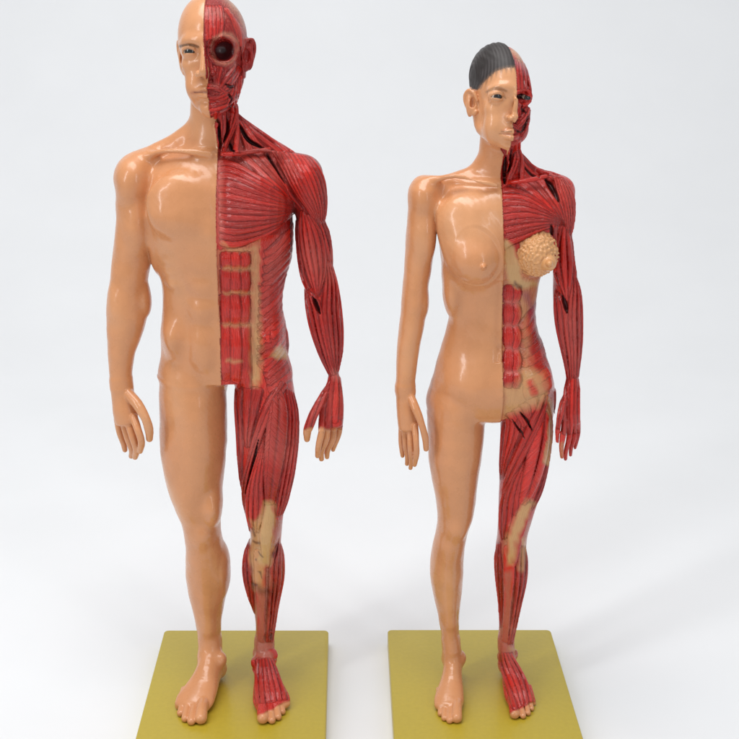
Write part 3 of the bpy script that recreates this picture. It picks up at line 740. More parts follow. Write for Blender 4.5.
    F_('biceps_muscle', 5, [((300, 213), (312, 218)), ((300, 232), (321, 232)), ((303, 255), (325, 253)), ((309, 278), (325, 274)), ((315, 294), (320, 293))], 1.1, 1.2)
    F_('triceps_muscle', 3, [((318, 222), (326, 222)), ((323, 240), (331, 240)), ((327, 256), (333, 256)), ((330, 268), (334, 266))], 1.0, .6)
    F_('triceps_muscle', 2, [((294, 222), (300, 222)), ((297, 245), (302, 245)), ((300, 270), (306, 268)), ((304, 288), (310, 286))], 1.0, .5)
    F_('forearm_extensor_muscle', 5, [((324, 262), (333, 265)), ((324, 285), (339, 285)), ((322, 308), (341, 308)), ((325, 332), (343, 330)), ((329, 352), (342, 352)), ((333, 370), (340, 370))], 1.0, 1.0)
    F_('forearm_flexor_muscle', 4, [((304, 290), (312, 294)), ((306, 308), (321, 302)), ((309, 325), (324, 322)), ((315, 343), (328, 342)), ((322, 360), (331, 360)), ((327, 373), (334, 373))], 1.0, .9)
    F_('hand_tendon', 4, [((328, 378), (341, 378)), ((322, 398), (344, 398)), ((319, 415), (344, 415)), ((318, 431), (342, 429))], .7, .3, fib=.8)
    F_('hand_tendon', 2, [((325, 385), (330, 388)), ((317, 400), (324, 403)), ((309, 418), (316, 418)), ((306, 430), (313, 430))], .8, .3, fib=.8)
    # abdomen
    for (y0, y1) in ((254, 267), (271, 292), (295.5, 322)):
        F_('abdominal_muscle', 3, [((222, y0), (248, y0+1)), ((222, (y0+y1)/2), (250, (y0+y1)/2)), ((222.5, y1), (248, y1))], 1.1, .5, wid=.62)
    F_('abdominal_muscle', 3, [((222, 326), (249, 326)), ((222, 345), (250, 345)), ((222, 372), (250, 372)), ((223, 386), (250, 386))], 1.0, .4, wid=.62)
    F_('serratus_muscle', 5, [((293, 222), (292, 262)), ((281, 238), (279, 276)), ((268, 250), (265, 290))], .9, .2)
    F_('oblique_muscle', 11, [((290, 258), (289.5, 342)), ((277, 272), (277, 356)), ((263, 286), (263, 370))], .6, .2)
    F_('oblique_muscle', 4, [((282, 346), (292, 378)), ((266, 366), (272, 392))], .6, .2)
    F_('oblique_muscle', 1, [((283, 326), (287, 326)), ((285, 340), (289.5, 338)), ((288, 352), (291.5, 350))], .8, .2)
    # thigh
    F_('rectus_femoris_muscle', 2, [((272, 392), (282, 392)), ((268, 412), (287, 412)), ((265, 445), (285, 445)), ((264, 478), (279, 478)), ((265, 503), (274, 503))], 1.0, 1.3, fib=2)
    F_('outer_thigh_muscle', 4, [((286, 390), (295, 395)), ((288, 415), (298, 415)), ((286, 445), (297.5, 445)), ((281, 475), (293.5, 475)), ((277, 500), (288, 498)), ((276, 515), (284, 513))], 1.1, .8)
    F_('inner_thigh_muscle', 4, [((262, 440), (265, 440)), ((255, 462), (264, 462)), ((248, 485), (263, 485)), ((246, 505), (264, 505)), ((248, 522), (262, 520)), ((252, 530), (259, 530))], 1.1, 1.1)
    F_('sartorius_muscle', 2, [((279, 383), (288, 386)), ((266, 402), (274, 406)), ((257, 425), (265, 428)), ((250, 450), (257, 453)), ((244, 478), (249, 480)), ((243, 505), (247, 505)), ((247, 530), (250, 530))], 1.0, .8)
    F_('adductor_muscle', 2, [((233, 390), (243, 390)), ((235, 415), (243, 415)), ((237, 440), (244, 440)), ((239, 470), (243, 470)), ((241, 495), (244, 495))], 1.0, .4)
    F_('adductor_muscle', 2, [((243, 390), (262, 390)), ((244, 405), (259, 405)), ((245, 425), (254, 425)), ((245, 445), (250, 445))], .9, .5)
    F_('knee_tendon', 1, [((265, 505), (274, 505)), ((263, 520), (273, 520)), ((260, 535), (272, 535)), ((262, 550), (270, 550)), ((263, 566), (269, 566))], 1.1, .4, fib=.35)
    # shank
    F_('calf_muscle', 3, [((246, 540), (250, 540)), ((242.5, 555), (251, 555)), ((242.5, 575), (252, 575)), ((247, 595), (254, 595)), ((251, 612), (255, 612))], .9, .5)
    F_('shin_muscle', 4, [((276, 545), (283, 545)), ((270, 560), (284.5, 560)), ((269, 578), (284.5, 578)), ((268, 597), (280, 597)), ((267, 618), (276, 618)), ((266, 640), (274, 640))], .9, .6)
    F_('shin_bone', 1, [((254, 552), (266, 552)), ((255, 575), (265, 575)), ((257, 605), (265, 605)), ((257, 640), (264, 640))], .8, .2, fib=.3)
    F_('ankle_band', 1, [((252.5, 649), (252.5, 657)), ((264, 651), (264, 660)), ((276, 649), (276, 657))], 1.0, .3, fib=.3)
    F_('foot_tendon', 6, [((256, 660), (274, 660)), ((254.5, 675), (280, 675)), ((254, 690), (285, 688)), ((255, 703), (287, 697))], .8, .3, fib=.8, wid=.5)
    # head and face
    F_('frontal_muscle', 5, [((205, 8), (222, 8)), ((205, 20), (224, 22)), ((206, 38), (222, 36))], .5, .3)
    F_('temple_muscle', 5, [((226, 8), (243, 32)), ((233, 22), (245, 42)), ((238, 38), (244, 52))], .6, .4)
    F_('eye_ring_muscle', 3, [((213.5, 42), (209, 40)), ((211, 50), (206.5, 50)), ((214, 59), (210, 63)), ((223, 62.5), (223, 67)), ((232, 59), (236, 62)), ((236, 50), (241, 50)), ((233, 41.5), (236, 38)), ((224, 38), (224, 34)), ((214, 41.5), (210, 39))], .32, .05, fib=.6)
    F_('cheek_muscle', 3, [((234, 65), (241, 71)), ((226, 76), (234, 83)), ((219, 87), (223, 93))], .8, .5)
    F_('cheek_muscle', 3, [((213, 66), (222, 70)), ((213, 76), (220, 79)), ((214, 84), (219, 87))], .6, .3)
    F_('jaw_muscle', 4, [((233, 80), (242, 78)), ((230, 92), (240, 93)), ((226, 104), (236, 103))], .9, .4)
    F_('jaw_muscle', 2, [((212, 108), (213, 116)), ((224, 105), (226, 112)), ((235, 97), (238, 103))], .8, .2)
    F_('nose_muscle', 2, [((206, 58), (211, 60)), ((207, 68), (213, 70)), ((207, 76), (215, 77))], .5, .2)
    F_('mouth_muscle', 2, [((210, 84), (209, 89)), ((218, 85), (217, 90)), ((225, 91), (221, 92))], .6, .1)
    F_('mouth_muscle', 3, [((211, 96), (211, 108)), ((218, 96), (219, 106)), ((225, 93), (229, 101))], .6, .2)
    f.cut([(217, 120), (219, 135), (219.5, 147)], 1.6, 1.6)
    f.cut([(226.5, 118), (227, 130), (223.5, 141)], 1.4, 1.8)
    f.cut([(230, 143), (232, 149), (234, 152)], 1.8, 1.6)
    f.cut([(240, 126), (248, 140), (262, 148)], 1.8, 1.8)
    f.cut([(268, 156), (274, 166), (283, 182)], 1.8, 1.5)
    f.cut([(314, 298), (317, 304), (320, 312)], 2.0, 1.5)
    f.cut([(292, 215), (291, 232), (291, 250)], 2.0, 1.6)
    f.cut([(259, 440), (252, 470), (247, 492)], .8, .8)
    f.cut([(279, 540), (276, 552), (273, 562)], .9, .9)
    f.cut([(227, 85), (231, 87), (234, 86)], 1.5, .9)
    f.cut([(229, 95), (231, 99), (229, 103)], 1.2, .8)
    f.build()
    fl = f.flay; sk = ~fl
    # ---------------- paint
    deep = fl & (f.tid == 0)
    f.mix(deep & (f.py > 235) & (f.py < 380) & (f.wx < 260), BEIGE, .35, .5)
    f.mix(deep & (f.py > 520) & (f.py < 660), SHIN, .8, .2)
    f.mix(deep & (f.py < 235), RED_D, .5)
    tint = vnoise(f.V[:, 0]*.16, f.V[:, 1]*.16, f.V[:, 2]*.09, 5)
    f.mix(fl*np.clip(tint, 0, 1), PINK, .35); f.mix(fl*np.clip(-tint, 0, 1), RED_D, .22)
    f.stroke([(256, 250), (256, 300), (256, 345), (256, 383)], [2.2, 2.8, 4.4, 4.4], BEIGE, 8, .75, fl, .25)
    for y, x0, x1 in ((268.5, 223, 252), (293.5, 223, 252), (324.5, 222, 252), (361, 226, 240)):
        f.stroke([(x0+2, y), (x1, y)], 1.2, BEIGE, 4.5, .75, fl, .25)
    f.stroke([(222, 243), (232, 250), (252, 250)], 1.4, BEIGE, 5, .65, fl, .3)
    f.stroke([(219, 160), (220, 240)], 3, PINK, 5, .6, fl, .2)
    f.poly([(270, 358), (281, 342), (288, 356), (288, 360)], BEIGE, 4, .9, fl, .1)
    f.stroke([(269, 506), (267, 530), (266, 560)], [5, 7, 6], BEIGE, 5, .95, fl, .2)
    f.poly([(250, 520), (262, 516), (264, 590), (256, 592), (250, 560)], BEIGE, 5, .75, fl, .2)
    f.stroke([(262, 590), (262, 620), (260, 650)], 5, SHIN, 6, .8, fl, .2)
    f.stroke([(256, 653), (272, 655)], 4, SHIN, 4, .8, fl, .2)
    f.stroke([(334, 372), (337, 378)], [3, 3], PINK, 6, .7, fl)
    f.mix(fl*np.clip((f.wy-428)/3, 0, 1)*(f.px > 300)*(f.py < 480), SKIN, 1, 0)
    f.mix(fl*np.clip((f.wy-(715-(f.px-255)*.48))/2.5, 0, 1)*(f.py > 680), SKIN, 1, 0)
    for p_ in ([(251, 528), (255, 536)], [(255, 541), (259, 543)], [(258, 552), (262, 558)], [(256, 560), (257, 561)], [(276, 545), (274, 558)], [(259, 572), (262, 578)], [(253, 582), (256, 585)], [(271, 629), (272, 630)], [(272, 634), (272, 640)]):
        f.stroke(p_, .8, DARK, 1.6, .75, fl, 0)
    f.stroke([(256, 586), (262, 590), (270, 592)], 3, RED_D, 5, .5, fl); f.stroke([(266, 570), (270, 585)], 3, SHIN, 5, .7, fl); f.stroke([(260, 560), (264, 566)], 2, BEIGE, 3, .7, fl)
    # face pigment
    hd = f.py < 104
    f.stroke([(212.5, 55), (211.5, 47), (215, 38), (224, 34), (233, 37), (237, 46), (236, 56), (231, 62), (222, 63.5), (215, 60), (212.5, 55)], [.6, .6, 1.4, 2.6, 2.4, 1.2, 1.0, 1.6, 1.5, 1.0, .6], srgb(206, 140, 112), 3.5, .65, fl & hd, .3)
    f.stroke([(224.5, 51)], 9.4, MAROON, 1.5, 1, fl & hd, 0, warp=False)
    f.stroke([(224, 52)], 3, DARK, 3, .8, fl & hd, 0)
    f.stroke([(206, 12), (216, 11), (224, 16)], 3, PINK, 6, .6, fl & hd)
    f.poly([(218, -6), (236, -2), (243, 14), (246, 30), (240, 18), (228, 4)], BONE, 8, .6, fl & hd)
    f.stroke([(212, 84), (218, 86)], 2, PINK, 4, .6, fl & hd); f.stroke([(230, 70), (236, 64)], 1.5, PINK, 3, .6, fl & hd)
    f.stroke([(193, 92.5), (200, 91), (207, 92)], 1.2, srgb(176, 104, 72), 2, .7, sk & hd)
    f.stroke([(194, 92.3), (207, 92.3)], .45, srgb(110, 52, 34), .8, .8, sk & hd, warp=False)
    f.stroke([(180, 46.4), (186, 45), (193, 45.2), (198, 47)], 1.35, srgb(56, 36, 26), 1.2, .9, sk & hd, warp=False)
    f.stroke([(183.5, 50.6), (188, 48.7), (193.5, 50.6)], .5, srgb(60, 36, 26), .9, .9, sk & hd, warp=False)
    f.stroke([(201, 77.5), (203, 77.3)], .6, srgb(100, 48, 30), 1, .9, sk & hd, warp=False)
    f.mix(f.cutm*fl, DARK, .9, 0)
    f.mix(sk*np.clip(vnoise(f.V[:, 0]*.10, f.V[:, 1]*.1, f.V[:, 2]*.10, 8), 0, 1), SKIN_L, .5)
    return f

# ------------------------------------------------------------------ female model
def female():
    f = Figure(500.0, [(40, 511, -4, -19), (52, 511.5, 6, -19), (66, 513, 12, -19), (97, 514.2, 14.5, -19), (106, 516.6, 17, -19), (114, 518.6, 18, -19), (119, 516, 16.5, -19), (126, 512, 14, -19), (134, 511, 14, -19), (147, 508.5, 11, -15),
                       (153, 505, 6, -8), (162, 503, 7, -2), (176, 502, 11, 0), (200, 503, 15, 0), (260, 503.5, 15, 0), (370, 502, 14, 0), (400, 502, 13, 0), (420, 500, 8, 0), (440, 491, 5, 0), (740, 482, 30, 0)])
    f.ear_x = 1e6; f.ear_z = (0, 0)
    f.hand_x = f.at(553, 420)[0]; f.hand_z = (f.at(570, 396, 8)[2], f.at(570, 470, 8)[2])
    f.limb([(182, 452, 547, -1.5, 9.5), (191, 444, 555, -.6, 12), (205, 438, 560, 0, 14.5), (222, 438, 559, 0, 15), (242, 439.5, 555, 0, 15), (262, 441.5, 548, 0, 14.6), (280, 445.5, 541, 0, 14), (298, 448.5, 538, 0, 13.3), (315, 449, 536.5, 0, 13),
            (330, 446, 539, 0, 13.3), (345, 441.5, 544.5, 0, 14), (360, 437, 549.5, -.5, 15), (375, 433, 554, -1, 16), (390, 430, 555.5, -1.2, 15.6), (402, 428.5, 553, -1, 14.6), (409, 431, 550, -1, 13.2)], 2, (4, 3))
    f.limb([(120, 482, 518, -4, 7), (132, 480.5, 520, -3.5, 7.6), (145, 479.5, 521.5, -3, 7.8), (158, 478, 524, -2.5, 8), (170, 474, 530, -2, 7.5)], 2.5, (3, 3))
    for tr in ([(484, 166), (472, 176), (455, 183), (438, 187), (425, 191)], [(516, 167), (528, 177), (543, 183), (555, 185), (562, 189)]):
        f.tube([(f.at(x, y, -3+i*.6), 3.9+.1*i) for i, (x, y) in enumerate(tr)], 3.0)
    f.tube([(f.at(497, 185, 10.5), 1.1), (f.at(478, 181, 10.2), .95), (f.at(455, 176, 7.5), 1.0), (f.at(433, 180, 3), 1.2)], 2.4)
    f.tube([(f.at(508, 183, 10.5), 1.1), (f.at(525, 180, 10), .95), (f.at(543, 176.5, 7), 1.0), (f.at(560, 179, 3), 1.2)], 2.4)
    f.eb(470, 178, 12.5, 13, 3.5, 2.2, 3, 's'); f.eb(502, 180, 12.5, 4, 4, 2.6, 3, 's')
    # chest
    f.eb(464, 222, 9, 26, 26, 6, 5); f.eb(536, 222, 9, 26, 26, 6, 5)
    f.eb(471, 238, 9.0, 22, 28, 7.0, 9); f.eb(474.5, 257, 12.5, 22, 24, 9.2, 10); f.eb(476, 262, 14.6, 18, 18, 8.6, 6); f.eb(483.5, 267, 24.2, 3.0, 3.0, 1.5, 1.0); f.eb(483.8, 267.3, 25.5, 1.4, 1.4, 1.0, .6)
    f.eb(535, 256, 11.0, 20, 22, 8.0, 3)
    # waist and belly
    f.eb(480, 385, 9, 30, 24, 8, 8); f.eb(523, 385, 9, 28, 24, 8, 8)
    f.eb(502, 350, 14.6, 1.8, 2.4, 2.0, 1.2, 's'); f.eb(502, 322, 14.4, 2.5, 30, 1.6, 4, 's')
    f.eb(452, 292, 6, 8, 22, 7, 6)
    for x in (423, 560): f.eb(x, 199, 0, 14, 21, 9, 6)
    # right arm
    f.limb([(190, 410.5, 437, 0, 8), (205, 408.5, 437, 0, 8.2), (220, 407, 436.5, 0, 8.2), (240, 405.5, 435, 0, 8.2), (258, 404.5, 433, 0, 7.9), (275, 403.5, 430.3, .5, 7.7), (290, 402, 428.2, 1, 7.6), (305, 401, 427, 1.5, 7.6), (320, 399.5, 425, 2, 7.3),
            (335, 398, 422.2, 3, 6.7), (350, 396.7, 419.5, 4, 5.9), (365, 396.2, 417.2, 5, 5.2), (378, 395.8, 415.6, 6, 4.6), (390, 395.3, 415, 6, 4.1)], 1.2, (3, 3))
    f.eb(423, 303, 1.5, 4, 10, 4, 3); f.eb(425, 240, 5, 8, 20, 4, 4)
    hand(f, [(405, 386, 9.0, 4.0, 6.5), (406, 400, 10, 3.8, 7), (407.5, 415, 10.8, 3.9, 8), (408.5, 428, 10.3, 3.4, 9)],
         [[(415, 426, 12, 1.8), (416, 440, 14.5, 1.6), (416.5, 453, 14.5, 1.45), (414.5, 465, 12.5, 1.2)],
          [(410, 430, 10, 1.8), (410.5, 445, 12.5, 1.6), (411.5, 459, 11.5, 1.45), (410.5, 468, 9.5, 1.2)],
          [(405, 430, 8, 1.75), (405.5, 444, 9.5, 1.55), (407.5, 456, 8.5, 1.4), (407, 464, 7, 1.15)],
          [(401.5, 426, 6, 1.6), (401, 439, 6.5, 1.4), (402, 449, 6.5, 1.25), (402.5, 456, 5.5, 1.0)]],
         [(410, 396, 9, 2.1), (416, 409, 13, 2.1), (421.5, 424, 15, 1.75), (425, 437, 15, 1.7), (426, 449, 14, 1.4)])
    # left arm
    f.limb([(190, 548, 574.5, 0, 8), (205, 548.5, 575.5, 0, 8.2), (220, 549, 574.5, 0, 8.2), (237, 550, 572.5, 0, 8.2), (252, 550.5, 573, 0, 7.9), (267, 551, 575.5, .5, 7.7), (282, 551.5, 578.5, 1, 7.6), (297, 551.5, 581.5, 1.5, 7.6), (312, 552.5, 582.5, 2, 7.3),
            (327, 555.5, 582, 3, 6.7), (342, 559.5, 581.5, 4, 5.9), (356, 563.5, 580.5, 5, 5.2), (370, 566, 580, 6, 4.6), (384, 565.5, 579.5, 6, 4.1)], 1.2, (3, 3))
    hand(f, [(572.5, 382, 7.4, 3.8, 6.5), (571.5, 396, 8.6, 3.7, 7), (571, 410, 9.6, 3.9, 8), (571, 422, 9.4, 3.4, 9)],
         [[(565, 420, 12, 1.75), (563.5, 433, 14.5, 1.6), (561.5, 446, 14.5, 1.45), (562, 457, 12.5, 1.2)],
          [(569.5, 424, 10, 1.75), (569, 438, 12.5, 1.6), (566, 451, 11.5, 1.45), (565.5, 459, 9.5, 1.2)],
          [(574, 424, 8, 1.7), (574, 437, 9.5, 1.55), (571, 448, 8.5, 1.4), (570.5, 455, 7, 1.15)],
          [(578, 421, 6, 1.55), (578.3, 432, 6.5, 1.4), (576, 442, 6.5, 1.25), (575, 448, 5.5, 1.0)]],
         [(568, 393, 9, 2.1), (563, 405, 13, 2.0), (559.5, 418, 15, 1.7), (557, 430, 15, 1.55), (556.5, 442, 14, 1.25)])
    # legs
    f.limb([(384, 433, 480, -2, 13), (398, 428.5, 484, -1, 15), (415, 427, 484.3, 0, 15), (430, 427.5, 484.3, .5, 14.6), (445, 428, 483, 1, 14.2), (460, 429, 480.8, 1.5, 13.7), (475, 431, 478.5, 1.5, 13), (490, 434, 476.8, 1.5, 12.2), (505, 436.5, 475, 1.5, 11.3), (520, 437.5, 471.5, 1.5, 10.4),
            (533, 435.5, 467.3, 1, 9.9), (545, 432.5, 465, 0, 10), (558, 430.5, 463.7, -2, 10.5), (572, 430, 463.2, -3, 10.7), (588, 432, 462.2, -4, 10), (603, 435.5, 460.3, -4, 8.8), (618, 438.5, 459, -3, 7.4), (633, 441, 458.5, -2, 6.4), (647, 442.5, 459.5, -1, 6.2)], 2.6, (5, 7))
    f.limb([(384, 504, 552, -2, 13), (398, 500, 555.5, -1, 15), (415, 499, 554, 0, 15), (430, 499, 552.5, .5, 14.6), (445, 499, 550.8, 1, 14.2), (460, 498.5, 548.5, 1.5, 13.7), (475, 498, 545.5, 1.5, 13), (490, 497.5, 542, 1.5, 12.2), (505, 497, 537.8, 1.5, 11.3), (518, 497, 533.5, 1.5, 10.4),
            (532, 496.3, 529.5, 1, 9.9), (545, 494.5, 527.8, 0, 10), (558, 494.2, 528.2, -2, 10.5), (572, 495, 527.6, -3, 10.7), (588, 496.7, 525.5, -4, 10), (603, 498.2, 521.8, -4, 8.8), (618, 498.3, 518.3, -3, 7.4), (633, 497.3, 515.8, -2, 6.4), (647, 496.5, 515, -1, 6.2)], 2.6, (5, 7))
    f.eb(456, 528, 8, 8, 10, 3.5, 3.5); f.eb(512, 528, 8, 8, 10, 3.5, 3.5)
    f.tube([(f.at(450, 548, 7), 1.7), (f.at(449, 585, 4.5), 1.4), (f.at(450, 625, 3), 1.2)], 3.0)
    f.tube([(f.at(511, 548, 7), 1.7), (f.at(510, 585, 4.5), 1.4), (f.at(507, 625, 3), 1.2)], 3.0)
    f.eb(461, 398, -3, 30, 20, 15.5, 4); f.eb(524, 395, -3, 26, 16, 15, 4); f.eb(492, 402, 1, 16, 17, 10, 4)
    gp = lambda x, y: G(x, y, 0.0)
    foot(f, gp(455, 674), f.at(451, 646, -1), gp(449, 706), toes_from(f, [(456.5, 722), (449.5, 723), (444.3, 720.5), (440.5, 716), (438, 709.5)],
         [(457.5, 704), (451, 703), (446, 702), (442, 699.5), (438.5, 696)], [2.4, 1.5, 1.4, 1.35, 1.3]), 7.0, 6, 1)
    foot(f, gp(503, 671), f.at(505.5, 645, -1), gp(518, 702), toes_from(f, [(514.5, 718), (523, 718.5), (528, 715.5), (531.5, 711), (533.5, 705.5)],
         [(510, 701), (517, 700.5), (522, 699), (526, 696.5), (529, 693)], [2.4, 1.5, 1.4, 1.35, 1.3]), 7.0, 6, -1)
    f.head(f.at(501.6, 95.8, 1), .885, -17, 5.0, 4.0, True, False, {-1: .64, 1: .4}, .78, .8, 12.0)
    f.hz = (f.at(505, 153)[2], f.at(505, 146)[2]); f.head_z = f.at(505, 155)[2]; f.nose_off = .9
    # hair swept back on the skin side
    c = f.W(-.6, -6.0, 8.6); R = f.hR; r = np.array([11.5, 16.2, 14.2])*f.hs; zc = f.at(470, 88, 0)[2]
    def hair(X, D):
        q = (X-c)@R; k = np.sqrt(((q/r)**2).sum(1)); e = (k-1)*r.min()
        n = nrm(q)
        e = e-.10*np.sin(n[:, 0]*34+n[:, 2]*9+2.2*np.sin(n[:, 1]*5))-.08*np.sin(n[:, 0]*81+n[:, 1]*9+n[:, 2]*7)
        cutp = (q[:, 1]*.62-(q[:, 2]+6.6+.6*np.maximum(-q[:, 0]-6, 0)))*.8          # hairline plane, keeps the forehead clear
        h = np.maximum(np.maximum(e, f.side(X)), np.minimum(cutp, 3)); h = np.maximum(h, np.minimum(zc-X[:, 2]-np.maximum(X[:, 1]-f.y0-3, 0)*1.2, 3))
        k = .6; b = np.maximum(k-np.abs(h-D), 0)/k
        return np.minimum(h, D)-b*b*k*.25
    hf = Fn(hair); hf.early = True; f.base.append(hf)

    F_ = f.fan
    F_('pectoral_muscle', 3, [((517, 184), (545, 180)), ((530, 194), (553, 192)), ((548, 208), (559, 207)), ((561, 224), (565, 222))], .9, .4)
    F_('pectoral_muscle', 9, [((506, 247), (505, 187)), ((520, 241), (519, 188)), ((537, 232), (537, 199)), ((552, 226), (554, 213)), ((562, 225), (564, 220))], .95, .7)
    F_('sternum_sheath', 1, [((503.5, 188), (506, 188)), ((504, 246), (507, 246))], .4, 0, fib=.2)
    F_('collar_bone', 1, [((508, 181), (508, 185)), ((525, 178.5), (525, 182)), ((546, 174.5), (546, 178))], 1.1, .5, fib=.2)
    F_('deltoid_muscle', 6, [((554, 178), (566, 181)), ((557, 192), (574, 194)), ((562, 210), (575, 212)), ((565, 228), (573, 230)), ((567, 238), (571, 238))], 1.0, .9)
    F_('trapezius_muscle', 2, [((522, 152), (526, 154)), ((527, 166), (533, 164)), ((541, 175), (546, 170)), ((556, 178), (560, 174))], 1.0, .3)
    F_('neck_muscle', 2, [((515, 140), (521, 140)), ((512, 158), (518, 160)), ((508, 174), (513, 176)), ((506, 184), (510, 184))], 1.4, .7)
    F_('neck_muscle', 1, [((518, 150), (522, 150)), ((519, 165), (524, 165)), ((520, 180), (524, 179))], .9, .3)
    F_('neck_muscle', 1, [((507, 150), (510, 150)), ((505.5, 165), (509, 165)), ((504.5, 178), (507, 178))], .9, .2)
    F_('biceps_muscle', 3, [((560, 226), (568, 230)), ((556, 243), (570, 243)), ((556, 262), (572, 262)), ((560, 282), (571, 280)), ((565, 300), (569, 299))], 1.1, 1.0)
    F_('triceps_muscle', 2, [((568, 234), (572, 236)), ((569, 250), (573, 252)), ((572, 266), (576, 266)), ((574, 280), (578, 279))], .9, .4)
    F_('triceps_muscle', 2, [((551, 225), (557, 228)), ((551, 248), (557, 248)), ((553, 268), (559, 268)), ((556, 282), (562, 284))], .9, .4)
    F_('forearm_extensor_muscle', 4, [((571, 270), (576, 272)), ((570, 288), (580, 290)), ((568, 310), (582, 310)), ((569, 332), (582, 332)), ((571, 352), (581, 352)), ((572, 376), (580, 376))], 1.0, .8)
    F_('forearm_flexor_muscle', 3, [((554, 290), (561, 298)), ((554, 305), (568, 305)), ((555, 322), (568, 322)), ((560, 342), (570, 342)), ((565, 362), (572, 362)), ((566, 378), (572, 378))], 1.0, .8)
    F_('hand_tendon', 5, [((565, 380), (580, 380)), ((563, 398), (580, 398)), ((562, 414), (580, 414)), ((563, 432), (580, 430))], .8, .3, fib=.8)
    F_('hand_tendon', 2, [((563, 392), (567, 396)), ((558, 410), (564, 412)), ((556, 426), (560, 428))], .8, .3, fib=.8)
    for (y0, y1) in ((288, 300), (306, 322), (329, 346), (352, 369), (374, 384)):
        F_('abdominal_muscle', 2, [((505, y0-1), (519, y0)), ((504.5, (y0+y1)/2), (522, (y0+y1)/2)), ((505, y1+1), (518, y1+1))], .9, .4, wid=.62)
    F_('oblique_muscle', 8, [((534.5, 302), (552, 388)), ((528, 312), (540, 394)), ((523, 322), (527, 398))], .6, .2, fib=.6)
    F_('groin_muscle', 4, [((508, 416), (536, 398)), ((517, 432), (536, 412))], .8, .3)
    F_('sartorius_muscle', 2, [((541, 396), (549, 398)), ((532, 415), (543, 418)), ((522, 438), (533, 441)), ((512, 462), (521, 465)), ((504, 482), (511, 485)), ((500, 505), (505, 507))], 1.1, .9)
    F_('adductor_muscle', 4, [((501, 424), (521, 414)), ((500, 440), (520, 432)), ((500, 458), (512, 452)), ((499.5, 478), (504, 476))], .9, .5)
    F_('rectus_femoris_muscle', 2, [((540, 416), (549, 412)), ((531, 438), (550, 438)), ((525, 465), (545, 465)), ((521, 488), (536, 488)), ((518, 506), (525, 505))], 1.0, 1.0, fib=2)
    F_('outer_thigh_muscle', 2, [((544, 402), (550, 404)), ((549, 430), (552.5, 430)), ((545, 465), (549, 465)), ((538, 490), (542, 490)), ((531, 508), (535, 508))], 1.0, .6)
    F_('inner_thigh_muscle', 4, [((520, 462), (525, 465)), ((508, 482), (522, 482)), ((500, 502), (519, 500)), ((499, 520), (518, 518)), ((500, 538), (510, 536))], 1.1, .9)
    F_('knee_tendon', 1, [((519, 500), (531, 506)), ((513, 520), (527, 522)), ((508, 536), (521, 538)), ((508, 552), (518, 554)), ((509, 566), (515, 566))], 1.0, .4, fib=.35)
    F_('calf_muscle', 3, [((496, 545), (501, 545)), ((494.5, 562), (502, 562)), ((496, 585), (503, 585)), ((498.5, 605), (503, 605)), ((499, 625), (502, 625))], .9, .4)
    F_('shin_muscle', 3, [((519, 548), (526.5, 548)), ((516, 562), (528, 562)), ((516, 580), (527, 580)), ((514, 600), (522, 600)), ((511, 622), (517, 622)), ((508, 642), (514, 642))], .9, .5)
    F_('shin_bone', 1, [((504, 548), (514, 548)), ((504, 575), (514, 575)), ((504, 605), (511, 605)), ((502, 640), (508, 640))], .7, .2, fib=.3)
    F_('foot_tendon', 5, [((498, 655), (513, 655)), ((499, 668), (521, 668)), ((504, 682), (528, 680)), ((509, 697), (531, 690)), ((513, 708), (533, 700))], .8, .3, fib=.8, wid=.5)
    # face
    F_('frontal_muscle', 3, [((515, 62), (524, 62)), ((515, 75), (527, 77)), ((516, 87), (528, 88))], .5, .3)
    F_('temple_muscle', 2, [((526, 60), (531, 76)), ((529, 72), (532.5, 88)), ((531, 86), (533, 96))], .5, .3)
    F_('eye_ring_muscle', 2, [((516.5, 94), (514.8, 92)), ((522, 90), (522, 88)), ((529, 92), (531, 90)), ((530.5, 98), (532.5, 98)), ((526, 104), (528, 107)), ((519, 104), (518, 107)), ((516.5, 99), (514.8, 100))], .6, .2, fib=.4)
    F_('cheek_muscle', 3, [((526, 106), (532, 112)), ((521, 116), (527, 120)), ((516, 124), (519, 128))], .8, .5)
    F_('jaw_muscle', 2, [((528, 112), (531, 114)), ((524, 124), (528, 126)), ((521, 134), (524, 136))], .8, .3)
    F_('nose_muscle', 2, [((515.5, 99), (518, 101)), ((517, 108), (521, 110)), ((517, 116), (520.5, 117))], .5, .2)
    F_('mouth_muscle', 2, [((513, 123), (512, 127)), ((517, 125), (516, 129)), ((519.5, 130), (517, 131))], .5, .1)
    F_('mouth_muscle', 2, [((511, 136), (511, 146)), ((515, 136), (515, 146)), ((519, 133), (520, 141))], .6, .2)
    f.cut([(506, 158), (504.5, 170), (504.5, 182)], 1.8, 2.0)
    f.cut([(511.5, 152), (509.5, 165), (507.5, 172)], 1.0, 1.4)
    f.cut([(524, 166), (531, 174), (540, 178)], 1.3, 1.2)
    f.cut([(546, 180), (551, 187), (558, 200)], 2.2, 1.6)
    f.cut([(551, 226), (552, 232), (552, 239)], 1.6, 1.2)
    f.cut([(563, 297), (565, 303), (567, 311)], 1.8, 1.2)
    f.cut([(517, 97), (521.5, 96), (528, 98)], 2.3, 1.4)
    f.cut([(519, 103), (521, 108), (524, 112)], .9, .8); f.cut([(527, 118), (525, 126), (522, 132)], 1.3, 1.0)
    f.cut([(512, 131.5), (516, 131), (519, 131.5)], .8, .8)
    f.cut([(521, 412), (527, 420), (531, 428)], .9, .8); f.cut([(514, 420), (520, 430), (524, 436)], .8, .8)
    # exposed breast gland: lobules packed on a dome, with the nipple disc
    rs = np.random.RandomState(4); C0 = f.at(537.5, 253.0, 11.3); m = f.mmpp(537, 253, 15)
    ra, rb, rc = 20.0*m, 8.4, 22.4*m
    f.tags.append('breast_gland'); lob = []; pts = []
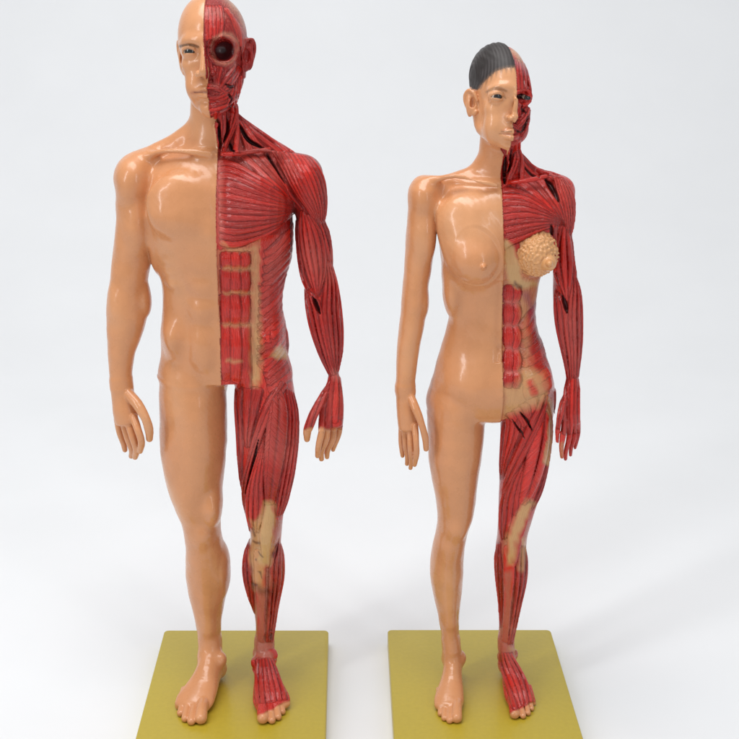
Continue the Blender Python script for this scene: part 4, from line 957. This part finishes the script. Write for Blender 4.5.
    for t in range(9000):
        a1, c1 = rs.uniform(-1, 1, 2)
        if a1*a1+c1*c1 > .97: continue
        p = C0+np.array([a1*ra, -rb*math.sqrt(1-a1*a1-c1*c1), c1*rc])
        if all(((p-o)**2).sum() > 1.28**2 for o in pts): pts.append(p)
    for p in pts:
        R0 = rs.uniform(0, math.pi); RR = np.array([[math.cos(R0), 0, math.sin(R0)], [0, 1, 0], [-math.sin(R0), 0, math.cos(R0)]])
        lob.append(Ell(p, (rs.uniform(.55, .75), .62, rs.uniform(.8, 1.15)), RR, 'u', .12, 'breast_gland'))
    lob.append(Ell(C0, (ra, rb, rc), None, 'u', .12, 'breast_gland'))
    lob.append(Ell(f.at(548.0, 262.5, 17.2), (8.6*m, 4.6, 8.8*m), None, 'u', .2, 'breast_gland'))
    lob.append(Ell(f.at(549.5, 263.5, 21.8), (3.0*m, 1.5, 3.0*m), None, 'u', 1.0, 'breast_gland'))
    for l in lob: l.fib = 0.0
    f.base.append(Ell(C0, (ra, rb, rc), None, 'u', 1.0)); f.base.append(Ell(f.at(548, 262.5, 17.2), (8.6*m, 4.6, 8.8*m), None, 'u', 1.0))
    f.extra = lob
    f.build()
    # ---------------- paint
    fl = f.flay; sk = ~fl; hd = f.py < 150
    gl = f.tid == f.tags.index('breast_gland')+1
    deep = fl & (f.tid == 0)
    f.mix(fl*np.clip(vnoise(f.V[:, 0]*.16, f.V[:, 1]*.16, f.V[:, 2]*.09, 15), 0, 1), PINK, .30); f.mix(fl*np.clip(-vnoise(f.V[:, 0]*.16, f.V[:, 1]*.16, f.V[:, 2]*.09, 15), 0, 1), RED_D, .3)
    f.mix(deep & (f.py > 265) & (f.py < 420) & (f.px < 548), BEIGE, .5, .4)
    f.mix(deep & (f.py > 520) & (f.py < 660), SHIN, .7, .2)
    f.stroke([(506, 243), (512, 262), (518, 282), (535, 284)], [3, 8, 6, 3], BEIGE, 5, .9, fl & ~gl, .1)
    for y in (303, 325.5, 349, 372): f.stroke([(507, y), (521, y+1)], 1.6, PINK, 5, .8, fl & ~gl, .2)
    f.stroke([(522, 300), (525, 330), (526, 360), (530, 395)], [2.5, 4, 4.5, 5], BEIGE, 9, .5, fl & ~gl, .25)
    f.poly([(503, 388), (518, 386), (522, 368), (545, 374), (548, 396), (540, 405), (520, 412), (503, 416)], srgb(206, 156, 104), 9, .8, fl & ~gl, .1)
    f.stroke([(526, 296), (532, 306), (534, 318)], 3.5, srgb(150, 70, 96), 6, .5, fl & ~gl)
    f.stroke([(516, 283), (520, 287)], 2, MAROON, 3, .7, fl & ~gl)
    f.stroke([(530, 384), (534, 392)], 3.5, RED, 4, .8, fl & ~gl, 1)
    f.stroke([(551, 400), (550, 430), (546, 462)], 2.5, BEIGE, 3, .8, fl, .2)
    f.stroke([(530, 503), (520, 520), (512, 540), (511, 562)], [4, 5.5, 5, 3], BEIGE, 6, .85, fl, .2)
    f.stroke([(524, 540), (523, 556), (521, 570)], 2.5, BEIGE, 4, .6, fl, .2)
    f.stroke([(508, 575), (508, 605), (505, 640)], 4, SHIN, 5, .7, fl, .2)
    f.stroke([(509, 628), (514, 630)], 2, PINK, 3, .7, fl); f.stroke([(510, 648), (515, 650)], 2, BEIGE, 3, .5, fl)
    f.mix(fl*np.clip((f.wy-(712-(f.px-510)*.5))/2.5, 0, 1)*(f.py > 680), SKIN, 1, 0)
    f.stroke([(562, 444), (562, 458)], 2, BEIGE, 3, .5, fl)
    f.stroke([(554, 384), (556, 398), (556, 412)], 3, PINK, 4, .8, fl & ~gl, .3)
    f.mix(gl*1.0, srgb(216, 158, 104), 1, 0); 
    g = f.un; f.mix(gl & (f.groove > .25), srgb(150, 80, 50), .25, 0)
    f.stroke([(514, 52), (521, 56), (528, 64)], 4.5, BONE, 8, .75, fl & hd, .1)
    f.stroke([(515, 62), (522, 66), (527, 72)], 3, srgb(190, 110, 120), 6, .6, fl & hd)
    f.stroke([(517, 98), (522, 97), (528, 98.5)], [1.4, 2.6, 1.6], MAROON, 1.5, .9, fl & hd, 0, warp=False)
    # skin side face
    f.stroke([(486.5, 92), (493, 89), (500, 88.8), (506.5, 91)], [1.0, 1.8, 1.8, 1.0], srgb(52, 30, 22), 1.2, .9, sk & hd, warp=False)
    f.stroke([(492.5, 98.6), (497, 95.6), (503, 96.2), (506, 98.6)], .55, srgb(66, 40, 28), .9, .9, sk & hd, warp=False)
    f.stroke([(494, 99.6), (499, 101), (504, 100.4)], .35, srgb(120, 74, 50), .9, .7, sk & hd, warp=False)
    f.stroke([(502, 130.5), (507, 129), (511.5, 129.5)], 1.1, srgb(182, 96, 70), 1.5, .7, sk & hd); f.stroke([(503.5, 133.3), (511, 134.5)], 1.3, srgb(190, 104, 76), 1.5, .7, sk & hd)
    f.stroke([(501.5, 131.4), (506, 131.6), (511.5, 131.6)], .5, srgb(70, 34, 26), .8, .9, sk & hd, warp=False)
    f.stroke([(504, 117.5), (507.5, 118.5)], .8, srgb(120, 62, 40), 1.4, .7, sk & hd, warp=False)
    f.mix(sk*np.clip(vnoise(f.V[:, 0]*.10, f.V[:, 1]*.1, f.V[:, 2]*.10, 18), 0, 1), SKIN_L, .5)
    q = (f.V-c)@R; k = np.sqrt(((q/r)**2).sum(1))
    cutp = q[:, 1]*.62-(q[:, 2]+6.6+.6*np.maximum(-q[:, 0]-6, 0))
    f.hair = sk & (k > .88) & (cutp < .4+.25*np.sin(q[:, 0]*9)) & ~((f.px < 471.5) & (f.py > 87)) & (zc-f.V[:, 2]-np.maximum(f.V[:, 1]-f.y0-3, 0)*1.2 < .3)
    hn = nrm(q); st = .5+.5*np.sin(hn[:, 0]*71+hn[:, 1]*9+2*np.sin(hn[:, 1]*5))
    f.mix(f.hair*1.0, srgb(44, 38, 36), 1, 0); f.mix(f.hair*st*np.clip(.6+vnoise(f.V[:, 0]*.4, f.V[:, 1]*.4, f.V[:, 2]*.4, 6), 0, 1), srgb(92, 86, 86), .5, 0)
    edge = sk & ~f.hair & hd
    f.mix(f.hair*np.clip(1+(cutp-.4)/1.6, 0, 1)*(.5+.5*st), srgb(128, 98, 78), .8)
    f.mix(edge*np.clip(1-cutp/(2.4+1.4*np.sin(hn[:, 0]*60)), 0, 1)*(k > .8)*(f.V[:, 2] > zc), srgb(104, 84, 70), .75)
    f.mix(f.cutm*fl, DARK, .9, 0)
    return f

# ------------------------------------------------------------------ assemble
def base_corners(bl, br, front_y, rot):
    A = G(*bl); B = G(*br); d = np.array([math.sin(rot), -math.cos(rot)])
    L = (A[1]+B[1])/2-front_y
    return [(A[0], A[1]), (A[0]+d[0]*L, A[1]+d[1]*L), (B[0]+d[0]*L, B[1]+d[1]*L), (B[0], B[1])]
def model(f, corners, label, eyes, pen, hair=None):
    om = np.array([np.mean([c[0] for c in corners]), np.mean([c[1] for c in corners]), -8.0])
    root = empty('anatomical_model', om*.001, 0, label, 'anatomical model'); root['group'] = 'half skinned half flayed anatomy models'
    slab('base', corners, -8.0, 0.0, .7, M_BASE, root, om)
    f.pen = pen
    b = emit(f, root, om, hair)
    for x in eyes: uv_ball('eye', f.W(x, 11.2 if x < 0 else 10.3, -.3), (2.85 if x < 0 else 2.5)*f.hs, f.hR, b, om)
m = male()
model(m, base_corners((164.5, 630), (328.5, 630), 430, math.radians(1.0)), 'taller bald male anatomy model, left half of its body bare red muscle', (-6.4,), (np.array([385., 515.]), np.array([m.at(277, 385)[0], m.at(268, 515)[0]])))
w = female()
model(w, base_corners((387.5, 629.5), (550.5, 629.5), 430, math.radians(1.0)), 'shorter female anatomy model with tied dark hair, left half bare red muscle', (-7.2, 7.2), (np.array([400., 510.]), np.array([w.at(544, 400)[0], w.at(521, 510)[0]])), 'hair')
